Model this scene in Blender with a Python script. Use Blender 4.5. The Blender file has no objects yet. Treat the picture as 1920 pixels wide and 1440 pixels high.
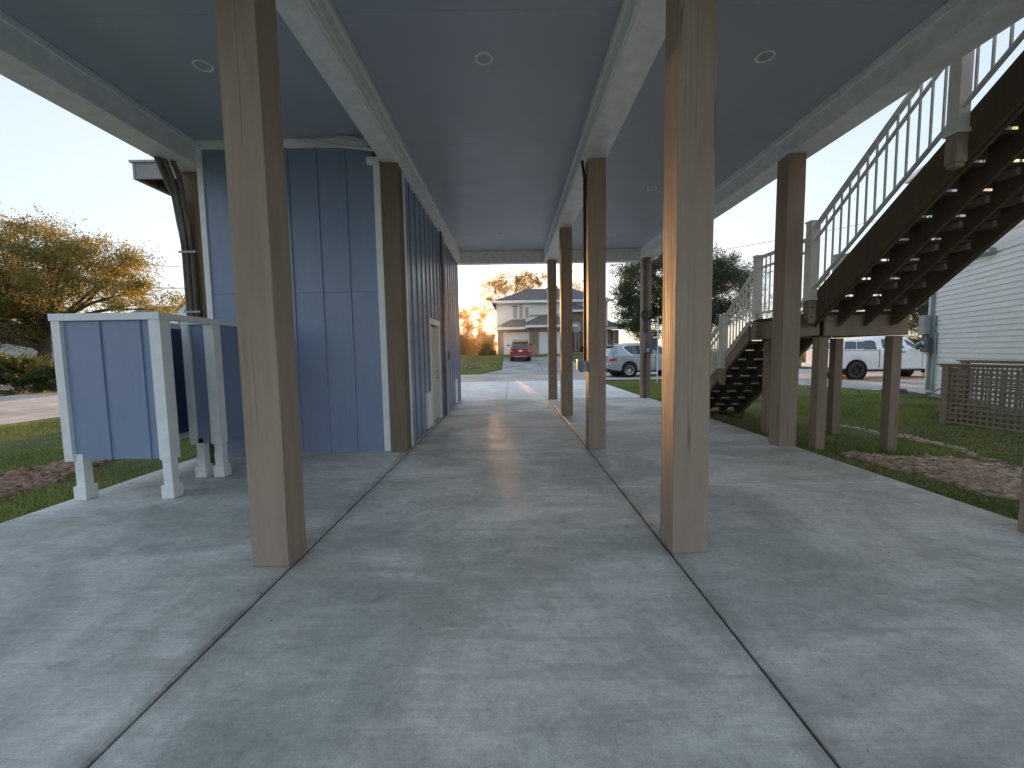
import bpy, bmesh, math, random
import numpy as np
from mathutils import Vector, Matrix
random.seed(7); RNG = np.random.default_rng(11)
R = math.radians
SC = bpy.context.scene
COL = SC.collection

# ------------------------------------------------------------------ camera
cam_d = bpy.data.cameras.new('camera'); cam = bpy.data.objects.new('camera', cam_d); COL.objects.link(cam)
cam_d.sensor_fit = 'HORIZONTAL'; cam_d.sensor_width = 36.0; cam_d.lens = 773.156 / 1920 * 36.0
cam_d.clip_start = 0.05; cam_d.clip_end = 3000
PITCH, ROLL, YAW = 0.0778, -0.0171, 0.0006
fw = Vector((math.sin(YAW)*math.cos(PITCH), math.cos(YAW)*math.cos(PITCH), -math.sin(PITCH)))
rt = fw.cross(Vector((0, 0, 1))).normalized(); up = rt.cross(fw)
r2 = math.cos(ROLL)*rt + math.sin(ROLL)*up; u2 = -math.sin(ROLL)*rt + math.cos(ROLL)*up
m = Matrix((r2, u2, -fw)).transposed().to_4x4(); m.translation = Vector((0, 0, 1.52))
cam.matrix_world = m
SC.camera = cam
SC.render.resolution_x = 1024; SC.render.resolution_y = 768

# ------------------------------------------------------------------ light
SUN_EL, SUN_AZ = 4.0, -4.8           # degrees above the horizon; azimuth from +Y towards +X
W = bpy.data.worlds.new('World'); SC.world = W; W.use_nodes = True
nt = W.node_tree; nt.nodes.clear()
sky = nt.nodes.new('ShaderNodeTexSky'); sky.sky_type = 'NISHITA'; sky.sun_disc = False
sky.sun_elevation = R(SUN_EL); sky.sun_rotation = R(SUN_AZ); sky.air_density = 1.0; sky.dust_density = 3.0; sky.ozone_density = 2.0; sky.altitude = 0
# the phone compresses the sky's range: a gentle power curve over the whole dome
gam = nt.nodes.new('ShaderNodeGamma'); gam.inputs[1].default_value = SKY_GAMMA = 0.27
bg = nt.nodes.new('ShaderNodeBackground'); bg.inputs[1].default_value = 0.15
wo = nt.nodes.new('ShaderNodeOutputWorld')
nt.links.new(sky.outputs[0], gam.inputs[0]); wbal = nt.nodes.new('ShaderNodeMix'); wbal.data_type = 'RGBA'; wbal.blend_type = 'MULTIPLY'; wbal.inputs[0].default_value = 1.0; wbal.inputs[7].default_value = (0.90, 0.975, 1.095, 1)
nt.links.new(gam.outputs[0], wbal.inputs[6]); nt.links.new(wbal.outputs[2], bg.inputs[0]); nt.links.new(bg.outputs[0], wo.inputs[0])
sl = bpy.data.lights.new('sun', 'SUN'); sl.energy = 2.0; sl.angle = R(0.6); sl.color = (1.0, 0.52, 0.20)
so = bpy.data.objects.new('sun', sl); COL.objects.link(so)
SUN_DIR = Vector((math.sin(R(SUN_AZ))*math.cos(R(SUN_EL)), math.cos(R(SUN_AZ))*math.cos(R(SUN_EL)), math.sin(R(SUN_EL))))
so.rotation_euler = SUN_DIR.to_track_quat('Z', 'Y').to_euler()
SC.view_settings.view_transform = 'Standard'; SC.view_settings.look = 'None'
SC.view_settings.exposure = 2.56; SC.view_settings.gamma = 1.0; SC.view_settings.use_curve_mapping = False
SC.render.engine = 'CYCLES'
SC.cycles.max_bounces = 8; SC.cycles.diffuse_bounces = 5; SC.cycles.use_denoising = True
SC.cycles.caustics_reflective = False; SC.cycles.caustics_refractive = False

# ------------------------------------------------------------------ materials
MATS = {}
def nodes_of(name):
    m = bpy.data.materials.new(name); m.use_nodes = True; t = m.node_tree; t.nodes.clear()
    o = t.nodes.new('ShaderNodeOutputMaterial'); b = t.nodes.new('ShaderNodeBsdfPrincipled')
    t.links.new(b.outputs[0], o.inputs[0]); MATS[name] = m
    return m, t, b, o
def node(t, kind, **kw):
    n = t.nodes.new(kind)
    for k, v in kw.items():
        if k.startswith('i_'): 
            key = k[2:]
            n.inputs[int(key) if key.isdigit() else key].default_value = v
        else: setattr(n, k, v)
    return n
def ramp(t, fac, stops):
    r = t.nodes.new('ShaderNodeValToRGB'); el = r.color_ramp.elements
    while len(el) < len(stops): el.new(0.5)
    for e, (p, c) in zip(el, stops):
        e.position = p; e.color = (c[0], c[1], c[2], 1) if hasattr(c, '__len__') else (c, c, c, 1)
    t.links.new(fac, r.inputs[0]); return r.outputs[0]
def coords(t, scale=(1, 1, 1), kind='Object', rot=(0, 0, 0), vary=False):
    tc = t.nodes.new('ShaderNodeTexCoord'); mp = t.nodes.new('ShaderNodeMapping')
    mp.inputs['Scale'].default_value = scale; mp.inputs['Rotation'].default_value = rot
    src = tc.outputs[kind]
    if vary:
        oi = t.nodes.new('ShaderNodeObjectInfo'); mu = node(t, 'ShaderNodeMath', operation='MULTIPLY', i_1=37.0)
        t.links.new(oi.outputs['Random'], mu.inputs[0])
        ad = node(t, 'ShaderNodeVectorMath', operation='ADD'); t.links.new(src, ad.inputs[0]); t.links.new(mu.outputs[0], ad.inputs[1]); src = ad.outputs[0]
    t.links.new(src, mp.inputs[0]); return mp.outputs[0]
def noise(t, vec, scale, detail=4, rough=0.55, dist=0.0):
    n = node(t, 'ShaderNodeTexNoise'); n.inputs['Scale'].default_value = scale; n.inputs['Detail'].default_value = detail
    n.inputs['Roughness'].default_value = rough; n.inputs['Distortion'].default_value = dist
    t.links.new(vec, n.inputs['Vector']); return n.outputs['Fac']
def mix(t, fac, a, b, mode='MIX'):
    n = t.nodes.new('ShaderNodeMix'); n.data_type = 'RGBA'; n.blend_type = mode
    for sock, v in ((n.inputs[0], fac), (n.inputs[6], a), (n.inputs[7], b)):
        if hasattr(v, 'is_linked') or hasattr(v, 'links'): t.links.new(v, sock)
        elif hasattr(v, '__len__'): sock.default_value = (v[0], v[1], v[2], 1)
        else: sock.default_value = v
    return n.outputs[2]
def bump(t, b, h, strength=0.3, dist=0.01, prev=None):
    n = node(t, 'ShaderNodeBump'); n.inputs['Strength'].default_value = strength; n.inputs['Distance'].default_value = dist
    t.links.new(h, n.inputs['Height'])
    if prev is not None: t.links.new(prev, n.inputs['Normal'])
    t.links.new(n.outputs[0], b.inputs['Normal']); return n.outputs[0]

def simple(name, col, rough=0.6, metal=0.0, var=0.06, scale=6.0, bmp=0.0, bscale=60, coat=0.0, spec=0.5):
    m, t, b, o = nodes_of(name)
    v = coords(t, vary=True); n = noise(t, v, scale, 5)
    lo = [max(0, c*(1-var*2)) for c in col]; hi = [min(1, c*(1+var*2)) for c in col]
    c = ramp(t, n, [(0.3, lo), (0.7, hi)]); t.links.new(c, b.inputs['Base Color'])
    rr = ramp(t, noise(t, v, scale*2.3, 4), [(0.3, max(0, rough-0.07)), (0.7, min(1, rough+0.07))]); t.links.new(rr, b.inputs['Roughness'])
    b.inputs['Metallic'].default_value = metal; b.inputs['Specular IOR Level'].default_value = spec
    if coat: b.inputs['Coat Weight'].default_value = coat; b.inputs['Coat Roughness'].default_value = 0.05
    if bmp: bump(t, b, noise(t, v, bscale, 4, 0.6), bmp, 0.004)
    return m

def wood_paint(name, col, grain=0.5, crack=True, rough=0.5, worn=0.0):
    m, t, b, o = nodes_of(name)
    v = coords(t, (1, 1, 0.11), vary=True); v1 = coords(t, vary=True)
    n1 = noise(t, v, 9, 6, 0.62, 0.7); big = noise(t, v1, 1.6, 4)
    lo = [c*0.86 for c in col]; hi = [min(1, c*1.1) for c in col]
    c = ramp(t, n1, [(0.32, lo), (0.66, hi)])
    c = mix(t, 0.35, c, ramp(t, big, [(0.3, [x*0.8 for x in col]), (0.7, [min(1, x*1.15) for x in col])]))
    # grain rings: distorted bands along the board
    wv = node(t, 'ShaderNodeTexWave', wave_type='RINGS', rings_direction='Z'); wv.inputs['Scale'].default_value = 14; wv.inputs['Distortion'].default_value = 7
    wv.inputs['Detail'].default_value = 3; wv.inputs['Detail Scale'].default_value = 1.2
    vv = coords(t, (1, 1, 0.09), vary=True); t.links.new(vv, wv.inputs['Vector'])
    pr = bump(t, b, wv.outputs['Fac'], 0.22*grain, 0.004)
    pr = bump(t, b, noise(t, v, 40, 5, 0.7), 0.55*grain, 0.003, pr)
    if crack:
        vc = coords(t, (1.3, 1.3, 0.022), vary=True)
        cn = noise(t, vc, 6.0, 3, 0.5, 0.25)
        line = ramp(t, cn, [(0.0, 1.0), (0.5145, 1.0), (0.518, 0.0), (0.5215, 1.0)])
        gate = ramp(t, noise(t, coords(t, (1, 1, 0.5), vary=True), 1.3, 2), [(0.46, 0.0), (0.52, 1.0)])
        # a check shows only where the gate is open
        inv = node(t, 'ShaderNodeMath', operation='SUBTRACT', i_0=1.0); t.links.new(line, inv.inputs[1])
        g = node(t, 'ShaderNodeMath', operation='MULTIPLY'); t.links.new(inv.outputs[0], g.inputs[0]); t.links.new(gate, g.inputs[1])
        c = mix(t, g.outputs[0], c, [x*0.16 for x in col])
        g2 = node(t, 'ShaderNodeMath', operation='SUBTRACT', i_0=1.0); t.links.new(g.outputs[0], g2.inputs[1])
        pr = bump(t, b, g2.outputs[0], 0.8, 0.008, pr)
        kn = node(t, 'ShaderNodeTexVoronoi'); kn.inputs['Scale'].default_value = 3.1; t.links.new(coords(t, (1, 1, 0.6), vary=True), kn.inputs['Vector'])
        kc = ramp(t, kn.outputs['Distance'], [(0.0, 0.6), (0.02, 0.4), (0.035, 0.0)])
        c = mix(t, kc, c, [x*0.45 for x in col])
    t.links.new(c, b.inputs['Base Color'])
    t.links.new(ramp(t, n1, [(0.3, rough+0.25), (0.7, rough+0.1)]), b.inputs['Roughness']); b.inputs['Specular IOR Level'].default_value = 0.03
    return m

def siding_paint(name, col, rough=0.42):
    m, t, b, o = nodes_of(name)
    v = coords(t, (1, 1, 0.12), vary=True); v1 = coords(t, vary=True)
    n = noise(t, v, 7, 5, 0.6); big = noise(t, v1, 0.9, 3)
    c = ramp(t, n, [(0.3, [x*0.93 for x in col]), (0.7, [min(1, x*1.07) for x in col])])
    c = mix(t, 0.4, c, ramp(t, big, [(0.3, [x*0.85 for x in col]), (0.7, [min(1, x*1.15) for x in col])]))
    speck = ramp(t, noise(t, v1, 120, 2), [(0.74, 0.0), (0.78, 0.25)])
    c = mix(t, speck, c, (0.6, 0.63, 0.66))
    t.links.new(c, b.inputs['Base Color'])
    t.links.new(ramp(t, n, [(0.3, rough+0.08), (0.7, rough-0.08)]), b.inputs['Roughness'])
    p = bump(t, b, noise(t, coords(t, (1, 1, 0.07), vary=True), 55, 6, 0.72), 0.35, 0.003)
    return m

def concrete(name, base, stain, sheen=0.5, scale=1.0, warm=0.0, lines=True, joints=()):
    m, t, b, o = nodes_of(name)
    v = coords(t, kind='Object'); vs = coords(t, (0.45, 1.6, 1))
    big = noise(t, coords(t, (0.75, 1, 1)), 0.75*scale, 7, 0.62, 0.9)
    mid = noise(t, vs, 2.2*scale, 8, 0.68, 0.6); fine = noise(t, v, 26, 6, 0.7); spk = noise(t, v, 150, 2, 0.5)
    st = [a/b_ for a, b_ in zip(stain, base)]
    c = mix(t, 1.0, base, ramp(t, big, [(0.40, st), (0.47, [.45+.55*x*.9 for x in st]), (0.53, (0.93, 0.93, 0.93)), (0.66, (1.10, 1.10, 1.10))]), 'MULTIPLY')
    big2 = noise(t, coords(t, (0.5, 1.3, 1), rot=(0, 0, 0.3)), 1.15*scale, 6, 0.6, 1.2)
    c = mix(t, 0.55, c, ramp(t, big2, [(0.38, [.5+.5*x for x in st]), (0.52, 1.0), (0.7, 1.08)]), 'MULTIPLY')
    c = mix(t, 0.8, c, ramp(t, mid, [(0.34, 0.80), (0.5, 0.98), (0.72, 1.12)]), 'MULTIPLY')
    c = mix(t, 0.8, c, ramp(t, fine, [(0.3, 0.8), (0.7, 1.15)]), 'MULTIPLY')
    c = mix(t, 1.0, c, ramp(t, noise(t, v, 110, 3, 0.8), [(0.32, 0.82), (0.5, 1.0), (0.68, 1.14)]), 'MULTIPLY')
    c = mix(t, 1.0, c, ramp(t, noise(t, v, 7.5, 7, 0.75, 0.5), [(0.36, 0.84), (0.5, 1.0), (0.66, 1.08)]), 'MULTIPLY')
    c = mix(t, ramp(t, spk, [(0.735, 0.0), (0.76, 0.45)]), c, (0.62, 0.63, 0.62))
    tw = noise(t, coords(t, (0.35, 6.0, 1), rot=(0, 0, 0.12)), 1.3, 6, 0.7, 0.8)      # trowel and float marks
    c = mix(t, ramp(t, tw, [(0.54, 0.0), (0.66, 0.38)]), c, [x*0.52 for x in base])
    tw2 = noise(t, coords(t, (0.5, 3.0, 1), rot=(0, 0, -0.25)), 1.9, 5, 0.65, 1.6)
    c = mix(t, ramp(t, tw2, [(0.57, 0.0), (0.70, 0.18)]), c, [min(1, x*1.25) for x in base])
    brm = noise(t, coords(t, (0.8, 60, 1)), 2.0, 4, 0.7)
    c = mix(t, ramp(t, brm, [(0.42, 0.16), (0.6, 0.0)]), c, [x*0.4 for x in base])
    for jx in joints:
        sx = t.nodes.new('ShaderNodeSeparateXYZ'); t.links.new(v, sx.inputs[0])
        d1 = node(t, 'ShaderNodeMath', operation='SUBTRACT', i_1=jx); t.links.new(sx.outputs[0], d1.inputs[0]); d2 = node(t, 'ShaderNodeMath', operation='ABSOLUTE'); t.links.new(d1.outputs[0], d2.inputs[0])
        nz_ = node(t, 'ShaderNodeMath', operation='MULTIPLY', i_1=0.28); t.links.new(noise(t, v, 3.5, 5, 0.7), nz_.inputs[0])
        d3 = node(t, 'ShaderNodeMath', operation='ADD'); t.links.new(d2.outputs[0], d3.inputs[0]); t.links.new(nz_.outputs[0], d3.inputs[1])
        c = mix(t, ramp(t, d3.outputs[0], [(0.10, 0.75), (0.16, 0.32), (0.27, 0.0)]), c, (0.24, 0.20, 0.165))
    # brown-green blotches and faint rust
    bl = ramp(t, noise(t, coords(t, (0.7, 1.2, 1), rot=(0, 0, 0.5)), 1.1, 5, 0.6, 1.5), [(0.60, 0.0), (0.74, 0.42)])
    c = mix(t, bl, c, (stain[0]*0.95, stain[1]*0.88, stain[2]*0.72))
    if warm: c = mix(t, ramp(t, noise(t, v, 0.55, 3), [(0.5, 0.0), (0.75, warm)]), c, (0.36, 0.26, 0.19))
    if lines:   # hairline cracks
        vo = node(t, 'ShaderNodeTexVoronoi', feature='DISTANCE_TO_EDGE'); vo.inputs['Scale'].default_value = 0.62
        wob = node(t, 'ShaderNodeTexNoise'); wob.inputs['Scale'].default_value = 2.5; wob.inputs['Detail'].default_value = 6; t.links.new(v, wob.inputs['Vector'])
        ad = node(t, 'ShaderNodeVectorMath', operation='MULTIPLY_ADD'); t.links.new(wob.outputs['Color'], ad.inputs[0]); ad.inputs[1].default_value = (0.5, 0.5, 0.5); t.links.new(v, ad.inputs[2])
        t.links.new(ad.outputs[0], vo.inputs['Vector'])
        ck = ramp(t, vo.outputs['Distance'], [(0.0, 0.35), (0.0015, 0.2), (0.004, 0.0)])
        gt = ramp(t, noise(t, v, 1.1, 3), [(0.57, 0.0), (0.64, 1.0)])
        mm = node(t, 'ShaderNodeMath', operation='MULTIPLY'); t.links.new(ck, mm.inputs[0]); t.links.new(gt, mm.inputs[1])
        c = mix(t, mm.outputs[0], c, [x*0.3 for x in base])
        dk = ramp(t, noise(t, coords(t, (1, 0.4, 1), rot=(0, 0, 0.8)), 13, 2), [(0.775, 0.0), (0.80, 0.55)])
        c = mix(t, dk, c, [x*0.3 for x in base])
    t.links.new(c, b.inputs['Base Color'])
    b.inputs['Specular IOR Level'].default_value = 0.22
    t.links.new(ramp(t, mid, [(0.3, sheen-0.1), (0.75, sheen+0.17)]), b.inputs['Roughness'])
    pr = bump(t, b, fine, 0.3, 0.004)
    br = noise(t, coords(t, (1.5, 90, 1)), 2.0, 3, 0.6); bump(t, b, br, 0.10, 0.002, pr)
    return m

def leafmat(name, stops, trans=0.45, tcol=(0.30, 0.26, 0.05), rough=0.5):
    m, t, b, o = nodes_of(name)
    at = node(t, 'ShaderNodeAttribute', attribute_name='tint')
    c = ramp(t, at.outputs['Fac'], stops); t.links.new(c, b.inputs['Base Color']); b.inputs['Roughness'].default_value = rough
    b.inputs['Specular IOR Level'].default_value = 0.3
    tr = t.nodes.new('ShaderNodeBsdfTranslucent'); tc = mix(t, 0.6, c, tcol); t.links.new(tc, tr.inputs[0])
    ms = t.nodes.new('ShaderNodeMixShader'); ms.inputs[0].default_value = trans
    t.links.new(b.outputs[0], ms.inputs[1]); t.links.new(tr.outputs[0], ms.inputs[2]); t.links.new(ms.outputs[0], o.inputs[0])
    return m

TAUPE = (0.38, 0.292, 0.225)
M = {}
M['post'] = wood_paint('taupe_painted_timber', TAUPE, 1.0)
M['stain'] = wood_paint('brown_stained_timber', (0.13, 0.10, 0.072), 0.7, crack=False)
M['rawpost'] = wood_paint('brown_timber', (0.25, 0.195, 0.14), 0.7)
M['lattice'] = wood_paint('weathered_lattice', (0.36, 0.295, 0.225), 0.8, crack=False, rough=0.8)
M['blue'] = siding_paint('blue_siding_paint', (0.255, 0.31, 0.445), 0.34)
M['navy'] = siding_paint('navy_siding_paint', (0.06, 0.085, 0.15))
M['ceil'] = simple('blue_ceiling_paint', (0.44, 0.475, 0.53), 0.36, var=0.02, scale=0.8)
M['white'] = simple('white_trim_paint', (0.88, 0.88, 0.87), 0.45, bmp=0.15, bscale=40, var=0.03)
M['beam'] = simple('beam_white_paint', (0.88, 0.88, 0.85), 0.4, bmp=0.2, bscale=30, var=0.05)
M['rail'] = simple('rail_cream_paint', (0.82, 0.81, 0.77), 0.4, var=0.03)
M['conc'] = concrete('slab_concrete', (0.80, 0.785, 0.73), (0.52, 0.53, 0.485), 0.58, warm=0.12, joints=(-1.62, 1.17))
M['apron'] = concrete('apron_concrete', (0.90, 0.885, 0.865), (0.76, 0.75, 0.73), 0.7)
M['road'] = concrete('road_concrete', (0.62, 0.56, 0.50), (0.46, 0.39, 0.33), 0.8, scale=0.6, warm=0.35)
M['drive'] = concrete('driveway_concrete', (0.50, 0.48, 0.45), (0.34, 0.33, 0.31), 0.8, scale=0.8)
M['joint'] = simple('joint_dirt', (0.055, 0.05, 0.045), 0.9, var=0.25, scale=20)
M['vinyl'] = simple('vinyl_siding', (0.84, 0.84, 0.81), 0.5, var=0.035, scale=1.5)
M['vinylwhite'] = simple('white_vinyl', (0.88, 0.88, 0.86), 0.5, var=0.03)
M['greymetal'] = simple('grey_painted_metal', (0.20, 0.23, 0.235), 0.45, 0.0, bmp=0.05)
M['lightmetal'] = simple('light_grey_metal', (0.34, 0.38, 0.40), 0.4, 0.2)
M['meter'] = simple('dark_grey_metal', (0.10, 0.12, 0.13), 0.5, 0.1)
M['black'] = simple('black_rubber', (0.018, 0.018, 0.02), 0.65, var=0.2)
M['plastic'] = simple('black_plastic', (0.025, 0.025, 0.028), 0.4, var=0.15)
M['hose'] = simple('dark_hose', (0.05, 0.055, 0.07), 0.45, var=0.2)
M['pvc'] = simple('grey_conduit', (0.13, 0.11, 0.09), 0.5, var=0.1)
M['lens'] = simple('frosted_lens', (0.42, 0.43, 0.42), 0.4)
M['whitepvc'] = simple('white_conduit', (0.6, 0.62, 0.62), 0.45, var=0.05)
M['chrome'] = simple('chrome', (0.75, 0.76, 0.78), 0.15, 1.0, var=0.02)
M['redlens'] = simple('red_lens', (0.55, 0.02, 0.015), 0.2, var=0.05, coat=0.6)
M['pink'] = simple('red_sticker', (0.6, 0.12, 0.16), 0.5)
M['paper'] = simple('white_sticker', (0.75, 0.75, 0.73), 0.6)
M['door'] = simple('white_door_paint', (0.62, 0.60, 0.54), 0.4, var=0.03)
M['tan'] = simple('tan_fascia', (0.36, 0.34, 0.32), 0.6, var=0.06)
M['copper'] = simple('orange_wire', (0.42, 0.16, 0.08), 0.5)
M['reddoor'] = simple('red_door_paint', (0.30, 0.03, 0.03), 0.4)
M['wire'] = simple('power_line_cable', (0.12, 0.11, 0.10), 0.6, var=0.1)
M['wood'] = simple('fence_wood', (0.22, 0.15, 0.10), 0.8, var=0.2, bmp=0.3)
M['stone'] = simple('ring_stone', (0.30, 0.24, 0.21), 0.85, var=0.3, bmp=0.4)
M['bark'] = simple('bark', (0.085, 0.068, 0.052), 0.9, var=0.3, scale=9, bmp=0.7, bscale=25)
M['sand'] = simple('sandy_soil', (0.40, 0.30, 0.22), 0.95, var=0.38, scale=9, bmp=1.0, bscale=30, spec=0.1)
M['soil'] = simple('brown_soil', (0.27, 0.17, 0.115), 0.95, var=0.38, scale=11, bmp=1.0, bscale=30, spec=0.1)
M['silver'] = simple('silver_car_paint', (0.40, 0.43, 0.46), 0.34, 0.35, var=0.01, scale=1.0, coat=0.6)
M['redpaint'] = simple('red_car_paint', (0.27, 0.022, 0.025), 0.3, 0.25, var=0.03, coat=0.9)
M['whitepaint'] = simple('white_car_paint', (0.9, 0.9, 0.9), 0.3, 0.0, var=0.015, coat=0.9)
M['yellowband'] = simple('pale_green_band', (0.46, 0.45, 0.26), 0.6)
M['windowlit'] = simple('curtained_window', (0.40, 0.36, 0.26), 0.25, var=0.3, scale=9)

def glass(name, col, rough=0.05):
    m, t, b, o = nodes_of(name)
    v = coords(t, vary=True); n = noise(t, v, 1.8, 3)
    t.links.new(ramp(t, n, [(0.35, [c*0.6 for c in col]), (0.65, [c*1.4 for c in col])]), b.inputs['Base Color'])
    b.inputs['Roughness'].default_value = rough; b.inputs['Specular IOR Level'].default_value = 0.9; b.inputs['Coat Weight'].default_value = 0.5
    return m
M['tint'] = glass('tinted_car_glass', (0.03, 0.035, 0.045)); M['glass'] = glass('window_glass', (0.10, 0.11, 0.12)); M['paleglass'] = glass('pale_rear_glass', (0.16, 0.20, 0.21))

def glowmat(name, col, k):
    m = bpy.data.materials.new(name); m.use_nodes = True; t = m.node_tree; t.nodes.clear(); o = t.nodes.new('ShaderNodeOutputMaterial'); e = t.nodes.new('ShaderNodeEmission')
    e.inputs[0].default_value = (*col, 1); e.inputs[1].default_value = k; t.links.new(e.outputs[0], o.inputs[0]); return m
M['sunglow'] = glowmat('sun_glow', (1.0, 0.82, 0.45), 12.0)
def brickmat():
    m, t, b, o = nodes_of('brick_wall')
    br = node(t, 'ShaderNodeTexBrick'); br.offset = 0.5
    tc = t.nodes.new('ShaderNodeTexCoord'); sp = t.nodes.new('ShaderNodeSeparateXYZ'); cb = t.nodes.new('ShaderNodeCombineXYZ')
    ad = node(t, 'ShaderNodeMath', operation='ADD')
    t.links.new(tc.outputs['Object'], sp.inputs[0]); t.links.new(sp.outputs[0], ad.inputs[0]); t.links.new(sp.outputs[1], ad.inputs[1])
    t.links.new(ad.outputs[0], cb.inputs[0]); t.links.new(sp.outputs[2], cb.inputs[1]); t.links.new(cb.outputs[0], br.inputs['Vector'])
    br.inputs['Color1'].default_value = (0.33, 0.20, 0.135, 1); br.inputs['Color2'].default_value = (0.42, 0.28, 0.19, 1); br.inputs['Mortar'].default_value = (0.48, 0.43, 0.37, 1)
    br.inputs['Scale'].default_value = 1.0; br.inputs['Brick Width'].default_value = 0.21; br.inputs['Row Height'].default_value = 0.072; br.inputs['Mortar Size'].default_value = 0.008
    n = noise(t, coords(t), 3.0, 4); c = mix(t, 0.35, br.outputs['Color'], ramp(t, n, [(0.3, (0.24, 0.14, 0.1)), (0.7, (0.5, 0.36, 0.26))]))
    t.links.new(c, b.inputs['Base Color']); b.inputs['Roughness'].default_value = 0.85
    bump(t, b, br.outputs['Fac'], -0.4, 0.01); return m
M['brick'] = brickmat()
def shinglemat(name, c1, c2):
    m, t, b, o = nodes_of(name)
    n = noise(t, coords(t, (1, 1, 1)), 5, 5, 0.7); br = noise(t, coords(t, (2, 2, 9)), 3, 2)
    c = ramp(t, n, [(0.3, c1), (0.7, c2)]); c = mix(t, 0.4, c, ramp(t, br, [(0.4, c1), (0.6, c2)]))
    t.links.new(c, b.inputs['Base Color']); b.inputs['Roughness'].default_value = 0.9; bump(t, b, n, 0.5, 0.02); return m
M['shingle'] = shinglemat('roof_shingles', (0.085, 0.08, 0.075), (0.17, 0.16, 0.15)); M['shinglebrown'] = shinglemat('brown_roof_shingles', (0.12, 0.09, 0.075), (0.2, 0.15, 0.12))

def groundmat():
    m, t, b, o = nodes_of('lawn_ground')
    v = coords(t); big = noise(t, v, 0.35, 5, 0.6, 0.5); mid = noise(t, v, 1.7, 6, 0.7, 0.4); fine = noise(t, v, 22, 5, 0.7)
    c = ramp(t, mid, [(0.33, (0.05, 0.07, 0.022)), (0.5, (0.13, 0.17, 0.05)), (0.66, (0.25, 0.25, 0.10))])
    c = mix(t, ramp(t, big, [(0.48, 0.0), (0.68, 0.55)]), c, (0.19, 0.155, 0.085))
    c = mix(t, 0.5, c, ramp(t, fine, [(0.3, (0.02, 0.03, 0.01)), (0.7, (0.15, 0.19, 0.06))]))
    t.links.new(c, b.inputs['Base Color']); b.inputs['Roughness'].default_value = 0.95; b.inputs['Specular IOR Level'].default_value = 0.15
    bump(t, b, fine, 1.0, 0.05); return m
M['lawn'] = groundmat()
M['grass'] = leafmat('grass_blades', [(0.0, (0.07, 0.115, 0.025)), (0.45, (0.25, 0.33, 0.08)), (0.8, (0.38, 0.45, 0.14)), (1.0, (0.48, 0.41, 0.22))], 0.3, (0.16, 0.2, 0.03))
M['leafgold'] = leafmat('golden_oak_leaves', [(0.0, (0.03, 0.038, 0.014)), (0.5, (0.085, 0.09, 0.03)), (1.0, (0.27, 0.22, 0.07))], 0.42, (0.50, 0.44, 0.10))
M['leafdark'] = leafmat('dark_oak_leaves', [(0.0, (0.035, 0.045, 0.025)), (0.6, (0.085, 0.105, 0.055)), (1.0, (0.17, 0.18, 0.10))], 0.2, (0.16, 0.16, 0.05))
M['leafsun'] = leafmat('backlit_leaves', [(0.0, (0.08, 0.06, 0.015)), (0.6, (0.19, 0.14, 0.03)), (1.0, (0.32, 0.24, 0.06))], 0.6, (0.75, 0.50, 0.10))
M['leaforange'] = leafmat('sunset_leaves', [(0.0, (0.12, 0.07, 0.015)), (0.6, (0.28, 0.15, 0.03)), (1.0, (0.42, 0.25, 0.05))], 0.62, (0.95, 0.45, 0.06))  # warm sunset glow is put into the leaf colour itself
M['leafgreen'] = leafmat('shrub_leaves', [(0.0, (0.02, 0.035, 0.012)), (0.6, (0.045, 0.075, 0.022)), (1.0, (0.10, 0.14, 0.04))], 0.3, (0.25, 0.28, 0.05))
M['litter'] = leafmat('litter_bits', [(0.0, (0.05, 0.04, 0.03)), (0.5, (0.14, 0.10, 0.06)), (0.8, (0.3, 0.26, 0.2)), (1.0, (0.7, 0.7, 0.66))], 0.05)
M['drygrass'] = leafmat('pink_dry_grass', [(0.0, (0.16, 0.09, 0.06)), (1.0, (0.42, 0.27, 0.2))], 0.4, (0.5, 0.3, 0.2))

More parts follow.
